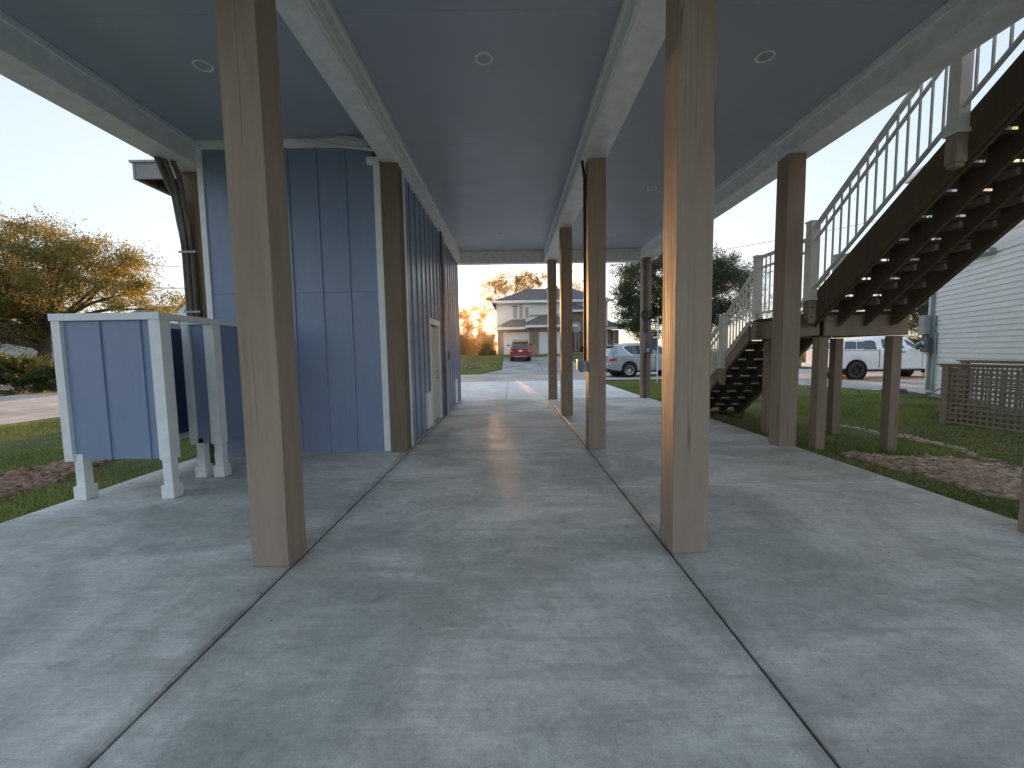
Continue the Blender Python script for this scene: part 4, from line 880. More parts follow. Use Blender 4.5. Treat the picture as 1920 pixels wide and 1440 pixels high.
    for nm, pts, mat in S.get('polys', []):     # free polygons (thin)
        n = len(pts); mb = MB(); mb.add([p for p in pts]+[(p[0]+.01, p[1]*.995, p[2]) for p in pts], [tuple(range(n)), tuple(range(n, 2*n))]+[(i, (i+1) % n, n+(i+1) % n, n+i) for i in range(n)]); obj(nm, mb, mat, t_, local=True)
    for nm, tb, r_, mat in S.get('tubes', []):
        obj(nm, MB().tube(tb, r_, 8), mat, t_, local=True)
    return t_

# grey full-size car with its back towards the left
sy2 = [(s, ) for s in (-1, 1)]
silver = dict(L=5.30, paint='silver', r=.405, tw=.27, arch=.475, wheels=(1.20, 4.27), spokes=10, rim='chrome', floor=.32,
  w=[(0, .82), (.12, .93), (.5, .985), (1.2, 1.005), (4.3, 1.0), (4.9, .93), (5.3, .75)], wr=[(0, .70), (.3, .72), (.6, .74), (3.2, .74), (3.9, .70), (5.3, .5)],
  bot=[(0, .48), (.35, .40), (.9, .34), (4.6, .32), (5.3, .34)], belt=[(0, 1.20), (.4, 1.245), (2.5, 1.24), (3.8, 1.20), (4.3, 1.17), (5.0, 1.08), (5.3, .92)],
  top=[(0, 1.23), (.10, 1.32), (.34, 1.74), (.42, 1.82), (.9, 1.87), (2.0, 1.89), (2.9, 1.86), (3.2, 1.79), (4.0, 1.28), (4.4, 1.22), (5.0, 1.12), (5.3, .96)],
  panes=[('window', [(.88, .78), (1.05, .95), (1.62, .95), (1.72, .06), (1.42, .06), (1.28, .12)], 'tint', .006), ('window', [(1.80, .95), (2.62, .95), (2.70, .06), (1.88, .06)], 'tint', .006), ('window', [(2.78, .95), (3.15, .92), (3.80, .08), (2.80, .06)], 'tint', .006),
         ('window_trim', [(.80, .80), (1.0, 1.03), (1.62, 1.03), (3.18, 1.03), (3.18, .97), (1.06, .97), (.88, .78), (1.28, .10), (1.42, .04), (1.42, -.02), (1.24, .02)], 'chrome', .002),
         ('quarter_glass', [(.14, .10), (.36, .92), (.50, .92), (.50, .10)], 'paleglass', .006), ('pillar', [(1.62, .96), (1.80, .96), (1.88, .05), (1.72, .05)], 'plastic', .004)],
  boxes=[('roof_rail', [(.9, 3.0, .60, .64, 1.90, 1.93), (.9, 3.0, -.64, -.60, 1.90, 1.93)], 'chrome', .01), ('spoiler', [(.20, .52, -.70, .70, 1.78, 1.825)], 'silver', .012),
         ('rear_bumper', [(-.06, .25, -.86, .86, .50, .78)], 'silver', .05), ('rear_diffuser', [(-.03, .3, -.80, .80, .36, .51)], 'plastic', .03), ('bumper_trim', [(-.075, .1, -.6, .6, .60, .635)], 'chrome', .01),
         ('licence_plate', [(-.012, .0, -.16, .16, .93, 1.08)], 'paper', .003), ('running_board', [(1.75, 3.75, .93, 1.04, .32, .37), (1.75, 3.75, -1.04, -.93, .32, .37)], 'plastic', .015),
         ('tail_light', [(.02, .30, -.955, -.80, .93, 1.06), (.02, .30, .80, .955, .93, 1.06), (.24, .46, -.990, -.90, .95, 1.10), (.24, .46, .90, .990, .95, 1.10)], 'redlens', .03),
         ('door_handle', [(2.02, 2.22, -1.02, -.985, 1.04, 1.07), (3.02, 3.22, -1.02, -.985, 1.04, 1.07), (2.02, 2.22, .985, 1.02, 1.04, 1.07), (3.02, 3.22, .985, 1.02, 1.04, 1.07)], 'chrome', .01),
         ('door_gap', [(1.82, 1.832, -1.009, -.99, .42, 1.22), (2.74, 2.752, -1.009, -.99, .40, 1.22), (3.80, 3.812, -1.007, -.99, .42, 1.2)], 'black', 0),
         ('wing_mirror', [(3.55, 3.75, -1.22, -1.02, 1.22, 1.38), (3.55, 3.75, 1.02, 1.22, 1.22, 1.38)], 'silver', .03), ('headlight', [(5.0, 5.24, -.86, -.62, .86, .98), (5.0, 5.24, .62, .86, .86, .98)], 'paleglass', .02), ('grille', [(5.22, 5.32, -.45, .45, .62, .92)], 'chrome', .02)],
  polys=[('rear_window', [(.085, -.66, 1.30), (.085, .66, 1.30), (.325, .62, 1.73), (.325, -.62, 1.73)], 'tint')])
vehicle('parked_car', 'silver grey full-size car parked on the road, back end towards the left, chrome wheels', 'car', (5.36, 23.15+1.0, -.03), R(9), silver)

red = dict(L=4.45, paint='redpaint', r=.365, tw=.24, arch=.43, wheels=(.88, 3.50), spokes=6, rim='lightmetal', floor=.30,
  w=[(0, .80), (.12, .885), (.5, .915), (3.9, .91), (4.2, .84), (4.45, .7)], wr=[(0, .66), (.3, .68), (.6, .70), (2.8, .70), (3.4, .66), (4.45, .5)],
  bot=[(0, .40), (.4, .33), (4.45, .30)], belt=[(0, 1.08), (.4, 1.11), (3.2, 1.07), (4.2, .95), (4.45, .84)],
  top=[(0, 1.11), (.08, 1.18), (.30, 1.62), (.38, 1.69), (1.2, 1.74), (2.2, 1.73), (2.5, 1.68), (3.2, 1.12), (4.2, 1.0), (4.45, .88)],
  panes=[('window', [(.55, .10), (.62, .90), (1.28, .92), (1.30, .08)], 'tint', .006), ('window', [(1.38, .92), (2.0, .92), (2.04, .06), (1.40, .06)], 'tint', .006), ('window', [(2.10, .92), (2.45, .9), (3.05, .08), (2.12, .06)], 'tint', .006)],
  boxes=[('roof_rail', [(.6, 2.3, .58, .62, 1.74, 1.79), (.6, 2.3, -.62, -.58, 1.74, 1.79)], 'plastic', .012), ('rear_bumper', [(-.10, .20, -.87, .87, .44, .66)], 'redpaint', .05), ('bumper_pad', [(-.115, .05, -.55, .55, .42, .50)], 'lightmetal', .02),
         ('licence_plate', [(-.022, -.005, -.165, .165, .86, 1.0)], 'paper', .003), ('plate_recess', [(-.006, .04, -.30, .30, .80, 1.06)], 'redpaint', .01), ('tail_light', [(-.02, .16, -.885, -.70, .74, 1.06), (-.02, .16, .70, .885, .74, 1.06)], 'redlens', .03),
         ('reverse_light', [(-.026, .02, -.85, -.72, .90, .97), (-.026, .02, .72, .85, .90, .97)], 'paper', .01), ('spoiler', [(.16, .42, -.62, .62, 1.66, 1.70)], 'redpaint', .012),
         ('wing_mirror', [(2.75, 2.95, .93, 1.12, 1.10, 1.26), (2.75, 2.95, -1.12, -.93, 1.10, 1.26)], 'plastic', .03)],
  polys=[('rear_window', [(.055, -.66, 1.16), (.055, .66, 1.16), (.285, .60, 1.60), (.285, -.60, 1.60)], 'tint')])
rv = vehicle('parked_car', 'red car parked on the far driveway, seen from behind, in front of a garage door', 'car', (.80, 35.45, float(gh(0, 36.4))+.035), R(90), red)
rv.rotation_euler = (0, -math.atan(1.30/12.0), R(90)); rv.location.z = float(gh(0, 35.5))+.04

white = dict(L=5.85, paint='whitepaint', r=.415, tw=.28, arch=.50, wheels=(1.02, 4.80), spokes=7, rim='plastic', floor=.42,
  w=[(0, .86), (.08, .97), (.5, 1.0), (5.2, 1.0), (5.6, .93), (5.85, .8)], wr=[(0, .80), (.5, .80), (2.0, .80), (2.1, .74), (3.6, .74), (4.2, .70), (5.85, .6)],
  bot=[(0, .62), (.3, .50), (1.9, .44), (5.85, .42)], belt=[(0, 1.34), (2.0, 1.36), (4.0, 1.34), (4.5, 1.24), (5.6, 1.18), (5.85, 1.0)],
  top=[(0, 1.37), (.05, 1.40), (.42, 1.78), (.55, 1.84), (1.2, 1.87), (1.98, 1.88), (2.03, 1.88), (2.08, 1.95), (2.5, 1.99), (3.2, 1.98), (3.5, 1.92), (4.3, 1.34), (4.6, 1.29), (5.6, 1.22), (5.85, 1.05)],
  panes=[('window', [(.50, .10), (.64, .86), (1.08, .88), (1.0, .10)], 'tint', .006), ('window', [(1.03, .10), (1.11, .88), (1.78, .88), (1.88, .72), (1.88, .10)], 'tint', .006),
         ('window_frame', [(.44, .02), (.60, .94), (1.82, .96), (1.93, .78), (1.93, .02)], 'plastic', .002), ('window', [(2.22, .08), (2.25, .88), (2.74, .88), (2.78, .08)], 'tint', .006), ('window', [(2.92, .08), (2.90, .88), (3.42, .86), (4.02, .10)], 'tint', .006)],
  boxes=[('rear_bumper', [(-.20, .02, -.92, .92, .56, .76)], 'whitepaint', .03), ('tail_light', [(-.012, .14, -.985, -.86, .92, 1.30), (-.012, .14, .86, .985, .92, 1.30)], 'redlens', .02), ('bed_gap', [(2.02, 2.04, -1.006, -.99, .55, 1.36), (2.88, 2.892, -1.006, -.99, .55, 1.36), (4.0, 4.012, -1.006, -.99, .55, 1.3)], 'black', 0),
         ('canopy_seam', [(.05, 2.0, -1.004, -.985, 1.345, 1.36)], 'black', 0), ('tailgate', [(-.02, .0, -.85, .85, .80, 1.32)], 'whitepaint', .01),
         ('door_handle', [(3.0, 3.20, -1.03, -.99, 1.22, 1.26), (2.35, 2.5, -1.03, -.99, 1.22, 1.26)], 'plastic', .01), ('wing_mirror', [(3.62, 3.88, -1.34, -1.02, 1.34, 1.56), (3.62, 3.88, 1.02, 1.34, 1.34, 1.56)], 'plastic', .03),
         ('running_board', [(1.9, 4.1, -1.02, -.86, .40, .46), (1.9, 4.1, .86, 1.02, .40, .46)], 'plastic', .02), ('mud_flap', [(.46, .49, -1.0, -.78, .22, .52), (.46, .49, .78, 1.0, .22, .52)], 'black', 0), ('tow_hitch', [(-.30, -.1, -.04, .04, .46, .54)], 'black', .01)],
  polys=[('rear_window', [(.09, -.70, 1.44), (.09, .70, 1.44), (.37, .66, 1.74), (.37, -.66, 1.74)], 'tint')])
vehicle('pickup_truck', 'white pickup truck with a canopy over the bed and black wheels, beyond the stairs', 'pickup truck', (14.80, 18.85+1.0, -.028), R(0), white)

# ------------------------------------------------------------------ brick house across the road
ZG = 1.24; bh = thing('brick_house', 'two storey house across the road, brick below and white siding above, three garage doors', 'house', (3, 44, ZG))
def B(nm, x0, x1, y0, y1, z0, z1, mat, par=bh, bv=0.0): return obj(nm, MB().box(x0, x1, y0, y1, z0, z1), mat, par, bevel=bv)
GY = 42.1
# garage wing front with openings: piers and lintels
for (a, b, z0, z1) in ((-1.36, -.74, 1.1, 3.78), (1.80, 2.86, 1.1, 3.78), (-.74, 1.80, 3.47, 3.78), (5.12, 6.1, 1.1, 3.9), (2.86, 5.12, 3.47, 3.9), (1.4, 2.86, 3.78, 3.9)): B('brick_wall', a, b, GY, GY+.3, z0, z1, 'brick')
B('brick_pier', 2.16, 2.53, GY-.12, GY-.002, 1.1, 3.85, 'brick')
B('brick_wall', -1.36, -1.06, GY+.3, 52, 1.1, 3.78, 'brick'); B('brick_wall', 5.8, 6.1, GY+.3, 44.1, 1.1, 3.9, 'brick')
for (a, b) in ((-.70, 1.76), (2.90, 5.08)):
    d0 = B('garage_door', a, b, GY+.14, GY+.18, 1.19, 3.40, 'white')
    for k in range(4): B('door_panel', a+.02, b-.02, GY+.118, GY+.14, 1.21+k*.55, 1.21+k*.55+.53, 'white', d0, .006)
    for (c, e_, z0, z1) in ((a-.06, a, 1.2, 3.47), (b, b+.06, 1.2, 3.47), (a, b, 3.405, 3.47)): B('door_frame', c, e_, GY-.03, GY+.13, z0, z1, 'vinylwhite')
# lower roof over the garages
mb = MB(); mb.add([(-1.75, 41.35, 3.93), (1.55, 41.35, 3.96), (1.55, 44.6, 4.98), (.05, 44.6, 4.98), (-1.75, 44.6, 3.93)], [(0, 1, 2, 3), (0, 3, 4)]); mb.add([(-1.75, 41.35, 3.92), (1.55, 41.35, 3.92), (1.55, 44.6, 3.92), (-1.75, 44.6, 3.92)], [(0, 1, 2, 3)]); obj('roof', mb, 'shingle', bh)
mb = MB(); mb.add([(1.50, 41.2, 4.10), (6.5, 41.2, 4.10), (6.5, 44.6, 4.10), (4.6, 44.6, 5.45), (3.2, 44.6, 5.35)], [(0, 1, 3, 4), (1, 2, 3)]); mb.add([(1.5, 41.2, 4.09), (6.5, 41.2, 4.09), (6.5, 44.6, 4.09), (1.5, 44.6, 4.09)], [(0, 1, 2, 3)]); mb.add([(1.5, 41.2, 4.1), (3.2, 44.6, 5.35), (1.5, 44.6, 4.6)], [(0, 1, 2)]); obj('roof', mb, 'shingle', bh)
B('fascia', -1.78, 1.49, 41.30, 41.345, 3.74, 3.97, 'vinylwhite'); B('fascia', 1.45, 6.55, 41.14, 41.195, 3.92, 4.13, 'vinylwhite'); B('soffit', -1.75, 6.5, 41.35, 42.09, 3.90, 3.915, 'vinylwhite')
obj('downpipe', MB().tube([(1.45, 41.25, 3.8), (1.6, 41.5, 3.65), (2.0, 42.02, 3.45), (2.05, 42.05, 1.25)], .04, 8), 'lightmetal', bh)
B('house_number_board', 2.26, 2.42, GY-.14, GY-.121, 2.35, 2.75, 'meter'); obj('lantern', MB().box(2.28, 2.40, GY-.22, GY-.122, 2.92, 3.18).box(2.25, 2.43, GY-.25, GY-.121, 3.19, 3.22), 'meter', bh)
# upper storey: lapped siding boards
UY = 44.6; z = 3.6
hole = [(.31, .70, 5.12, 6.22), (.95, 1.30, 5.12, 6.58), (1.56, 1.90, 5.12, 6.20)]
while z < 6.82:
    segs = [(-1.48, 10.4)]
    for (a, b, c, d_) in hole:
        if z+.2 > c and z < d_: segs = [q for s_ in segs for q in ([(s_[0], a-.07), (b+.07, s_[1])] if s_[0] < a < s_[1] else [s_])]
    for (a, b) in segs:
        mb = MB(); mb.add([(a, UY, z+.198), (b, UY, z+.198), (b, UY-.022, z), (a, UY-.022, z), (a, UY+.03, z+.198), (b, UY+.03, z+.198), (b, UY+.03, z), (a, UY+.03, z)], [(0,1,2,3),(4,5,6,7),(0,4,7,3),(1,5,6,2),(0,1,5,4),(3,2,6,7)]); obj('siding_board', mb, 'vinylwhite', bh)
    z += .2
for (a, b, c, d_) in hole:
    w_ = B('window', a, b, UY+.01, UY+.03, c, d_, 'windowlit')
    for (p, q, r_, s_) in ((a-.07, a, c-.07, d_+.07), (b, b+.07, c-.07, d_+.07), (a, b, d_, d_+.07), (a, b, c-.07, c)): B('frame', p, q, UY-.04, UY+.02, r_, s_, 'vinylwhite', w_)
    B('muntin', (a+b)/2-.012, (a+b)/2+.012, UY-.005, UY+.0095, c, d_, 'vinylwhite', w_)
    nn = int((d_-c)/.27)
    for k in range(1, nn): zz = c+k*(d_-c)/nn; B('muntin', a, b, UY-.004, UY+.009, zz-.012, zz+.012, 'vinylwhite', w_)
B('trim_band', 1.98, 5.2, UY-.05, UY-.024, 5.2, 5.46, 'yellowband'); B('corner_trim', -1.52, -1.42, UY-.04, UY+.05, 3.6, 6.82, 'vinylwhite')
B('side_wall', -1.42, -1.30, UY+.06, 52, 3.6, 6.82, 'vinylwhite'); B('side_wall', 10.3, 10.4, UY+.06, 52, 1.1, 6.82, 'vinylwhite'); B('back_wall', -1.3, 10.3, 51.9, 52, 1.1, 6.82, 'vinylwhite')
mb = MB(); mb.add([(-1.95, 44.05, 6.86), (10.9, 44.05, 6.86), (10.9, 52.6, 6.86), (-1.95, 52.6, 6.86), (1.95, 48.3, 8.72), (6.9, 48.3, 8.72)], [(0, 1, 5, 4), (1, 2, 5), (2, 3, 4, 5), (3, 0, 4), (0, 3, 2, 1)]); obj('roof', mb, 'shingle', bh)
B('fascia', -2.0, 10.95, 43.98, 44.045, 6.66, 6.92, 'vinylwhite'); B('fascia', -2.0, -1.955, 44.05, 52.6, 6.66, 6.92, 'vinylwhite'); B('roof_vent', 4.0, 4.25, 46.5, 46.75, 8.0, 8.55, 'lightmetal'); B('roof_vent', 4.9, 5.5, 48.1, 48.6, 8.6, 8.95, 'copper')
# entry bay
EY = 43.9
def arch_wall(x0, x1, z0, z1, ax, aw, az):
    """wall with an arched opening, centre ax, half width aw, springing az"""
    pts_l = [(x0, z0), (ax-aw, z0), (ax-aw, az)] + [(ax-aw*math.cos(a), az+aw*math.sin(a)) for a in np.linspace(0.15, math.pi-.15, 12)] + [(ax+aw, az), (ax+aw, z0), (x1, z0), (x1, z1), (x0, z1)]
    obj('brick_wall', MB().prism(pts_l, 'y', EY, EY+.35), 'brick', bh)
arch_wall(6.11, 8.6, 1.1, 5.70, 6.92, .58, 4.30)
B('entry_back', 6.2, 8.5, EY+.75, EY+.85, 1.1, 5.3, 'brick'); B('entry_floor', 6.12, 8.6, EY-.8, EY+.74, 1.0, 1.36, 'drive')
ed = B('front_door', 6.42, 6.82, EY+.68, EY+.745, 1.37, 3.50, 'reddoor'); B('sidelight', 7.02, 7.22, EY+.68, EY+.745, 1.60, 3.50, 'glass')
for (a, b, z0, z1) in ((6.82, 6.88, 1.37, 3.55), (6.96, 7.02, 1.5, 3.55), (7.22, 7.29, 1.5, 3.55), (6.4, 7.29, 3.55, 3.62), (6.97, 7.28, 1.5, 1.58)): B('door_frame', a, b, EY+.62, EY+.679, z0, z1, 'vinylwhite')
fan = MB(); c_ = (6.82, 3.66); arc = [(c_[0]+.46*math.cos(a), c_[1]+.46*math.sin(a)) for a in np.linspace(0, math.pi, 14)]; fan.prism(arc, 'y', EY+.69, EY+.74); fo = obj('fanlight', fan, 'glass', bh)
for a in (0.0, .5, 1.05, 1.57, 2.1, 2.65, 3.14): obj('muntin', MB().tube([(c_[0], EY+.68, c_[1]), (c_[0]+.46*math.cos(a), EY+.68, c_[1]+.46*math.sin(a))], .018, 4), 'vinylwhite', fo)
obj('fan_frame', MB().tube([(c_[0]+.47*math.cos(a), EY+.67, c_[1]+.47*math.sin(a)) for a in np.linspace(0, math.pi, 16)], .03, 6), 'vinylwhite', fo)
obj('lantern', MB().box(6.46, 6.54, EY+.2, EY+.28, 4.0, 4.25).tube([(6.5, EY+.24, 4.25), (6.5, EY+.24, 4.8)], .012, 5), 'paper', bh); B('wall_lantern', 7.78, 7.94, EY-.12, EY-.002, 2.9, 3.35, 'meter')
mb = MB(); mb.add([(6.1, 43.3, 5.74), (8.95, 43.3, 5.74), (8.95, 44.6, 5.74), (6.1, 44.6, 6.75)], [(0, 1, 3), (1, 2, 3)]); mb.add([(6.1, 43.3, 5.73), (8.95, 43.3, 5.73), (8.95, 44.6, 5.73), (6.1, 44.6, 5.73)], [(0, 1, 2, 3)]); obj('roof', mb, 'shingle', bh); B('fascia', 6.0, 9.0, 43.24, 43.295, 5.55, 5.78, 'vinylwhite')
# right wing
B('brick_wall', 8.6, 11.7, 45.0, 45.3, 1.1, 3.7, 'brick'); B('brick_wall', 11.45, 11.7, 45.3, 50, 1.1, 3.7, 'brick')
w_ = B('window', 9.6, 10.42, 44.97, 44.999, 1.9, 3.55, 'glass'); 
for (p, q) in ((9.5, 9.6), (10.42, 10.52)): B('frame', p, q, 44.93, 44.99, 1.8, 3.62, 'vinylwhite', w_)
w_ = B('window', 10.9, 11.13, 44.97, 44.999, 1.9, 3.55, 'glass'); B('frame', 11.13, 11.20, 44.93, 44.99, 1.8, 3.62, 'vinylwhite', w_)
mb = MB(); mb.add([(8.6, 44.3, 3.97), (12.1, 44.3, 3.97), (12.1, 50.5, 3.97), (10.2, 47.3, 5.3), (8.6, 47.3, 5.3)], [(0, 1, 3, 4), (1, 2, 3)]); mb.add([(8.6, 44.3, 3.96), (12.1, 44.3, 3.96), (12.1, 50.5, 3.96), (8.6, 50.5, 3.96)], [(0, 1, 2, 3)]); obj('roof', mb, 'shingle', bh)
B('fascia', 8.6, 12.15, 44.24, 44.295, 3.72, 3.99, 'vinylwhite'); B('upper_fascia', 9.2, 11.6, 46.3, 46.35, 4.35, 4.60, 'vinylwhite')
# potted plant and pot by the entry: small things
one('plant_pot', 'dark round pot beside the arched entry of the brick house', 'pot', MB().lathe((7.95, 43.4, 1.36), (0, 0, 1), [(0, .12), (.25, .24), (.45, .26), (.45, .2), (.40, .01)], 14), 'meter', (7.95, 43.4, 1.36))
# stone fire ring on the far lawn
fr = thing('fire_ring', 'small ring of stones with charred wood on the far lawn', 'fire ring', (-3.3, 33, float(gh(-3.3, 33)))); zr = float(gh(-3.3, 33))
for k in range(14):
    a = 2*math.pi*k/14; cx, cy = -3.3+.62*math.cos(a), 33+.62*math.sin(a); obj('stone', MB().obox((cx, cy), (math.cos(a), math.sin(a)), (-math.sin(a), math.cos(a)), .09, .12, zr-.02, zr+.10+.02*math.sin(k*3)), 'stone', fr, bevel=.02)
for k in range(4): obj('log', MB().tube([(-3.6+.2*k, 32.8+.05*k, zr+.05), (-3.25+.1*k, 33.25-.1*k, zr+.14)], .04, 6), 'black', fr)
# wooden fence left of the brick house
wf = thing('wooden_fence', 'weathered wooden fence behind the bushes left of the brick house', 'fence', (-6, 44, 1.2))
x = -13.0
while x < -4.55: B('board', x, x+.135, 44.2, 44.225, 1.15, 2.95+.03*math.sin(x*7), 'wood', wf); x += .145
for z in (1.5, 2.5): B('rail', -13, -4.6, 44.226, 44.27, z, z+.09, 'wood', wf)
# ------------------------------------------------------------------ trees and shrubs
def limbs(rg, base, top, tips, r0):
    """trunk from base to top, limbs out to the tips; returns an MB"""
    mb = MB(); base = np.array(base, float); top = np.array(top, float)
    mid = (base+top)/2 + rg.normal(0, .15, 3)*[1, 1, 0]; mb.tube([base-[0, 0, .3], base+[0, 0, .3], mid, top], [r0*1.35, r0, r0*.85, r0*.6], 9)
    for tp in tips:
        f = rg.uniform(.45, 1.0); s = base + (top-base)*f; tp = np.array(tp, float)
        c = (s+tp)/2 + rg.normal(0, .25, 3) + [0, 0, .25*np.linalg.norm(tp-s)*.3]
        q = (s*.25+c*.5+tp*.25) + rg.normal(0, .12, 3); L = np.linalg.norm(tp-s); r = r0*.10+.025*L*r0*2
        mb.tube([s, (s+q)/2+rg.normal(0, .08, 3), q, (q+tp)/2+rg.normal(0, .1, 3), tp], [r, r*.8, r*.6, r*.4, r*.15], 5, False)
    return mb
def leaves(name, centers, rad, n, size, mat, rg, parent=None, flat=.75, loc=(0, 0, 0), up=0.0, sprig=0.0, keep=None):
    """n leaf quads spread in clumps; each clump has light and dark leaves"""
    C_ = np.array(centers); k = rg.integers(0, len(C_), n); ct = rg.uniform(0.1, .9, len(C_))
    d = rg.normal(0, 1, (n, 3)); d /= np.linalg.norm(d, axis=1)[:, None]; rr = rg.uniform(0, 1, n)**.45
    rad = np.array(rad) if hasattr(rad, '__len__') else np.full(len(C_), rad)
    P = C_[k] + d*(rr*rad[k])[:, None]*[1, 1, flat]
    if sprig > 0:       # short shoots sticking out of the clump
        m_ = rg.uniform(0, 1, n) < sprig; sd = rg.integers(0, 9, n); ang = (k*7.3+sd*2.1); el = .5*np.sin(k*3.1+sd*1.7)+.45; tt = rg.uniform(.8, 1.5, n)
        S_ = np.stack([np.cos(ang)*np.cos(el), np.sin(ang)*np.cos(el), np.sin(el)], 1); P[m_] = (C_[k]+S_*(tt*rad[k])[:, None]+rg.normal(0, .05, (n, 3)))[m_]
    if keep is not None: kk = keep(P); P = P[kk]; k = k[kk]; n = len(P)
    a = rg.normal(0, 1, (n, 3)); a /= np.linalg.norm(a, axis=1)[:, None]; b = np.cross(a, rg.normal(0, 1, (n, 3))); b /= np.linalg.norm(b, axis=1)[:, None]
    if up: a[:, 2] = np.abs(a[:, 2])+up; a /= np.linalg.norm(a, axis=1)[:, None]
    s = size*rg.uniform(.6, 1.35, n)[:, None]; V = np.stack([P-a*s*.5, P+b*s*.22, P+a*s*.5, P-b*s*.22], 1)-np.array(loc)
    tint = np.clip(ct[k]*.5+rg.uniform(0, .5, n), 0, 1)
    o = tri_mesh(name, V.reshape(-1, 3), None, 4, mat, np.repeat(tint, 4)); 
    if parent: o.parent = parent
    return o
def tree(name, label, cat, base, top, blobs, nc, cr, n, size, mat, r0, seed, group=None, sprig=.12, trunkmat='bark', flat=.8, keep=None):
    """blobs: (x, y, z, rx, ry, rz) lobes that together give the crown its outline"""
    rg = np.random.default_rng(seed); t_ = thing(name, label, cat, base, group=group); cs = []
    wts = np.array([b[3]*b[4]*b[5] for b in blobs]); wts = wts**.8/np.sum(wts**.8)
    for i in range(nc):
        b = blobs[rg.choice(len(blobs), p=wts)]; d = rg.normal(0, 1, 3); d /= np.linalg.norm(d); q = rg.uniform(.25, 1)**.4
        cs.append([b[0]+d[0]*b[3]*q, b[1]+d[1]*b[4]*q, b[2]+d[2]*b[5]*q])
    cs = np.array(cs); rad = rg.uniform(.55, 1.3, nc)*cr
    tips = cs[rg.choice(nc, min(nc, 46), replace=False)]
    obj('trunk', limbs(rg, base, top, tips, r0), trunkmat, t_, fix=False)
    leaves('crown', cs, rad, n, size, mat, rg, t_, flat, base, sprig=sprig, keep=keep)
    return t_
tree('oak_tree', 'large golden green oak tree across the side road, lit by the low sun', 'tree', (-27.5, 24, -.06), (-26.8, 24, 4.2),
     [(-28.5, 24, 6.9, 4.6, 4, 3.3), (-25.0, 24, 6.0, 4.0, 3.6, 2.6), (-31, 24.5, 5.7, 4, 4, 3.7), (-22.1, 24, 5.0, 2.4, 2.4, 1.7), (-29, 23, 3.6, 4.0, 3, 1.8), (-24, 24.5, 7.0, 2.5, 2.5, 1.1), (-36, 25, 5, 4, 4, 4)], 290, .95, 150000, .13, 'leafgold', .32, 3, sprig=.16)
tree('oak_tree', 'big dark green oak tree behind the grey car, right of the brick house', 'tree', (14.6, 38, 1.0), (14.8, 38, 5.0),
     [(12.6, 38, 7.2, 3.4, 3.2, 2.8), (16.6, 38, 8.3, 4.2, 3.4, 3.0), (14, 37.5, 4.4, 4.2, 3, 2.4), (19.0, 38, 6.8, 3.6, 3.2, 2.8), (11.4, 37.5, 5.4, 1.8, 2, 2.2), (17.5, 38, 4.2, 3.2, 3, 1.6)], 300, .9, 160000, .15, 'leafdark', .34, 5, sprig=.16)
SX_, SZ_ = -3.95, 4.80      # where the line to the sun passes through the tree
def sun_gap(P): return ((P[:, 0]-(SX_+(P[:, 1]-47)*-.084))**2+(P[:, 2]-SZ_-(P[:, 1]-47)*.07)**2) > .33**2  # round gap cut in the leaves so bright sky stands in for the sun's disc
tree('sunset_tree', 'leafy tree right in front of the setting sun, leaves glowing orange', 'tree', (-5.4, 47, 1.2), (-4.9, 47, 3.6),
     [(-6.0, 47, 4.6, 1.9, 1.2, 1.9), (-4.3, 47, 5.6, 1.5, 1.0, 1.2), (-4.4, 47, 3.4, 1.6, 1.0, 1.3), (-3.3, 47, 4.6, .5, .8, 1.5), (-1.75, 47, 4.6, .28, .8, 1.6), (-7.5, 47, 3.8, 1.6, 1.6, 1.8)], 170, .5, 26000, .14, 'leaforange', .10, 7, sprig=.2, keep=sun_gap)
tree('backlit_tree', 'tall loose tree behind the roof of the brick house, sky showing through its leaves', 'tree', (-.5, 59, 1.2), (0, 59, 7.4),
     [(-2.6, 59, 10.2, 1.9, 1.6, 1.3), (-.4, 59, 11.0, 2.0, 1.8, 1.4), (2.2, 59, 11.2, 2.2, 1.8, 1.5), (-2.6, 59, 8.0, 1.7, 1.6, 1.4), (4.6, 59, 11.4, 1.5, 1.6, 1.3)], 110, .7, 9500, .22, 'leafsun', .16, 8, sprig=.35)
tree('bare_tree', 'almost leafless tree behind the ridge of the brick house', 'tree', (9.0, 60, 1.2), (9.2, 60, 8.0),
     [(9.2, 60, 11.0, 1.8, 1.6, 1.6), (10.6, 60, 10.2, 1.6, 1.4, 1.6), (8.4, 60, 9.6, 1.2, 1.2, 1.4)], 46, .8, 1500, .2, 'leafsun', .16, 9, sprig=.4)
tree('bare_tree', 'bare young tree seen between the white balusters of the lower railing', 'tree', (19.0, 31, .9), (19.0, 31, 3.0),
     [(19.0, 31, 4.6, 1.6, 1.4, 1.8), (20.2, 31, 3.8, 1.4, 1.2, 1.4)], 40, .6, 900, .12, 'leafdark', .06, 10, sprig=.4)
tree('oak_tree', 'dark oak tree between the underside of the stairs and the neighbour house', 'tree', (31, 31, 1.0), (31, 31, 3.4),
     [(29.6, 31, 5.2, 2.6, 2.2, 1.8), (32.6, 31, 6.0, 3, 2.4, 2.4), (28.2, 31, 3.9, 1.6, 1.6, .9), (31, 31, 3.6, 3, 2, 1)], 90, .7, 26000, .14, 'leafdark', .2, 12, sprig=.2)
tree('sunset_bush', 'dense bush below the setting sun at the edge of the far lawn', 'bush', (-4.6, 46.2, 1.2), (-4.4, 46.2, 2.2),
     [(-5.6, 46.2, 2.2, 1.3, 1, 1.2), (-3.6, 46.2, 2.5, 1.4, 1, 1.15), (-2.2, 46.2, 2.3, .9, .9, 1.2)], 70, .42, 13000, .14, 'leaforange', .06, 17, sprig=.2)
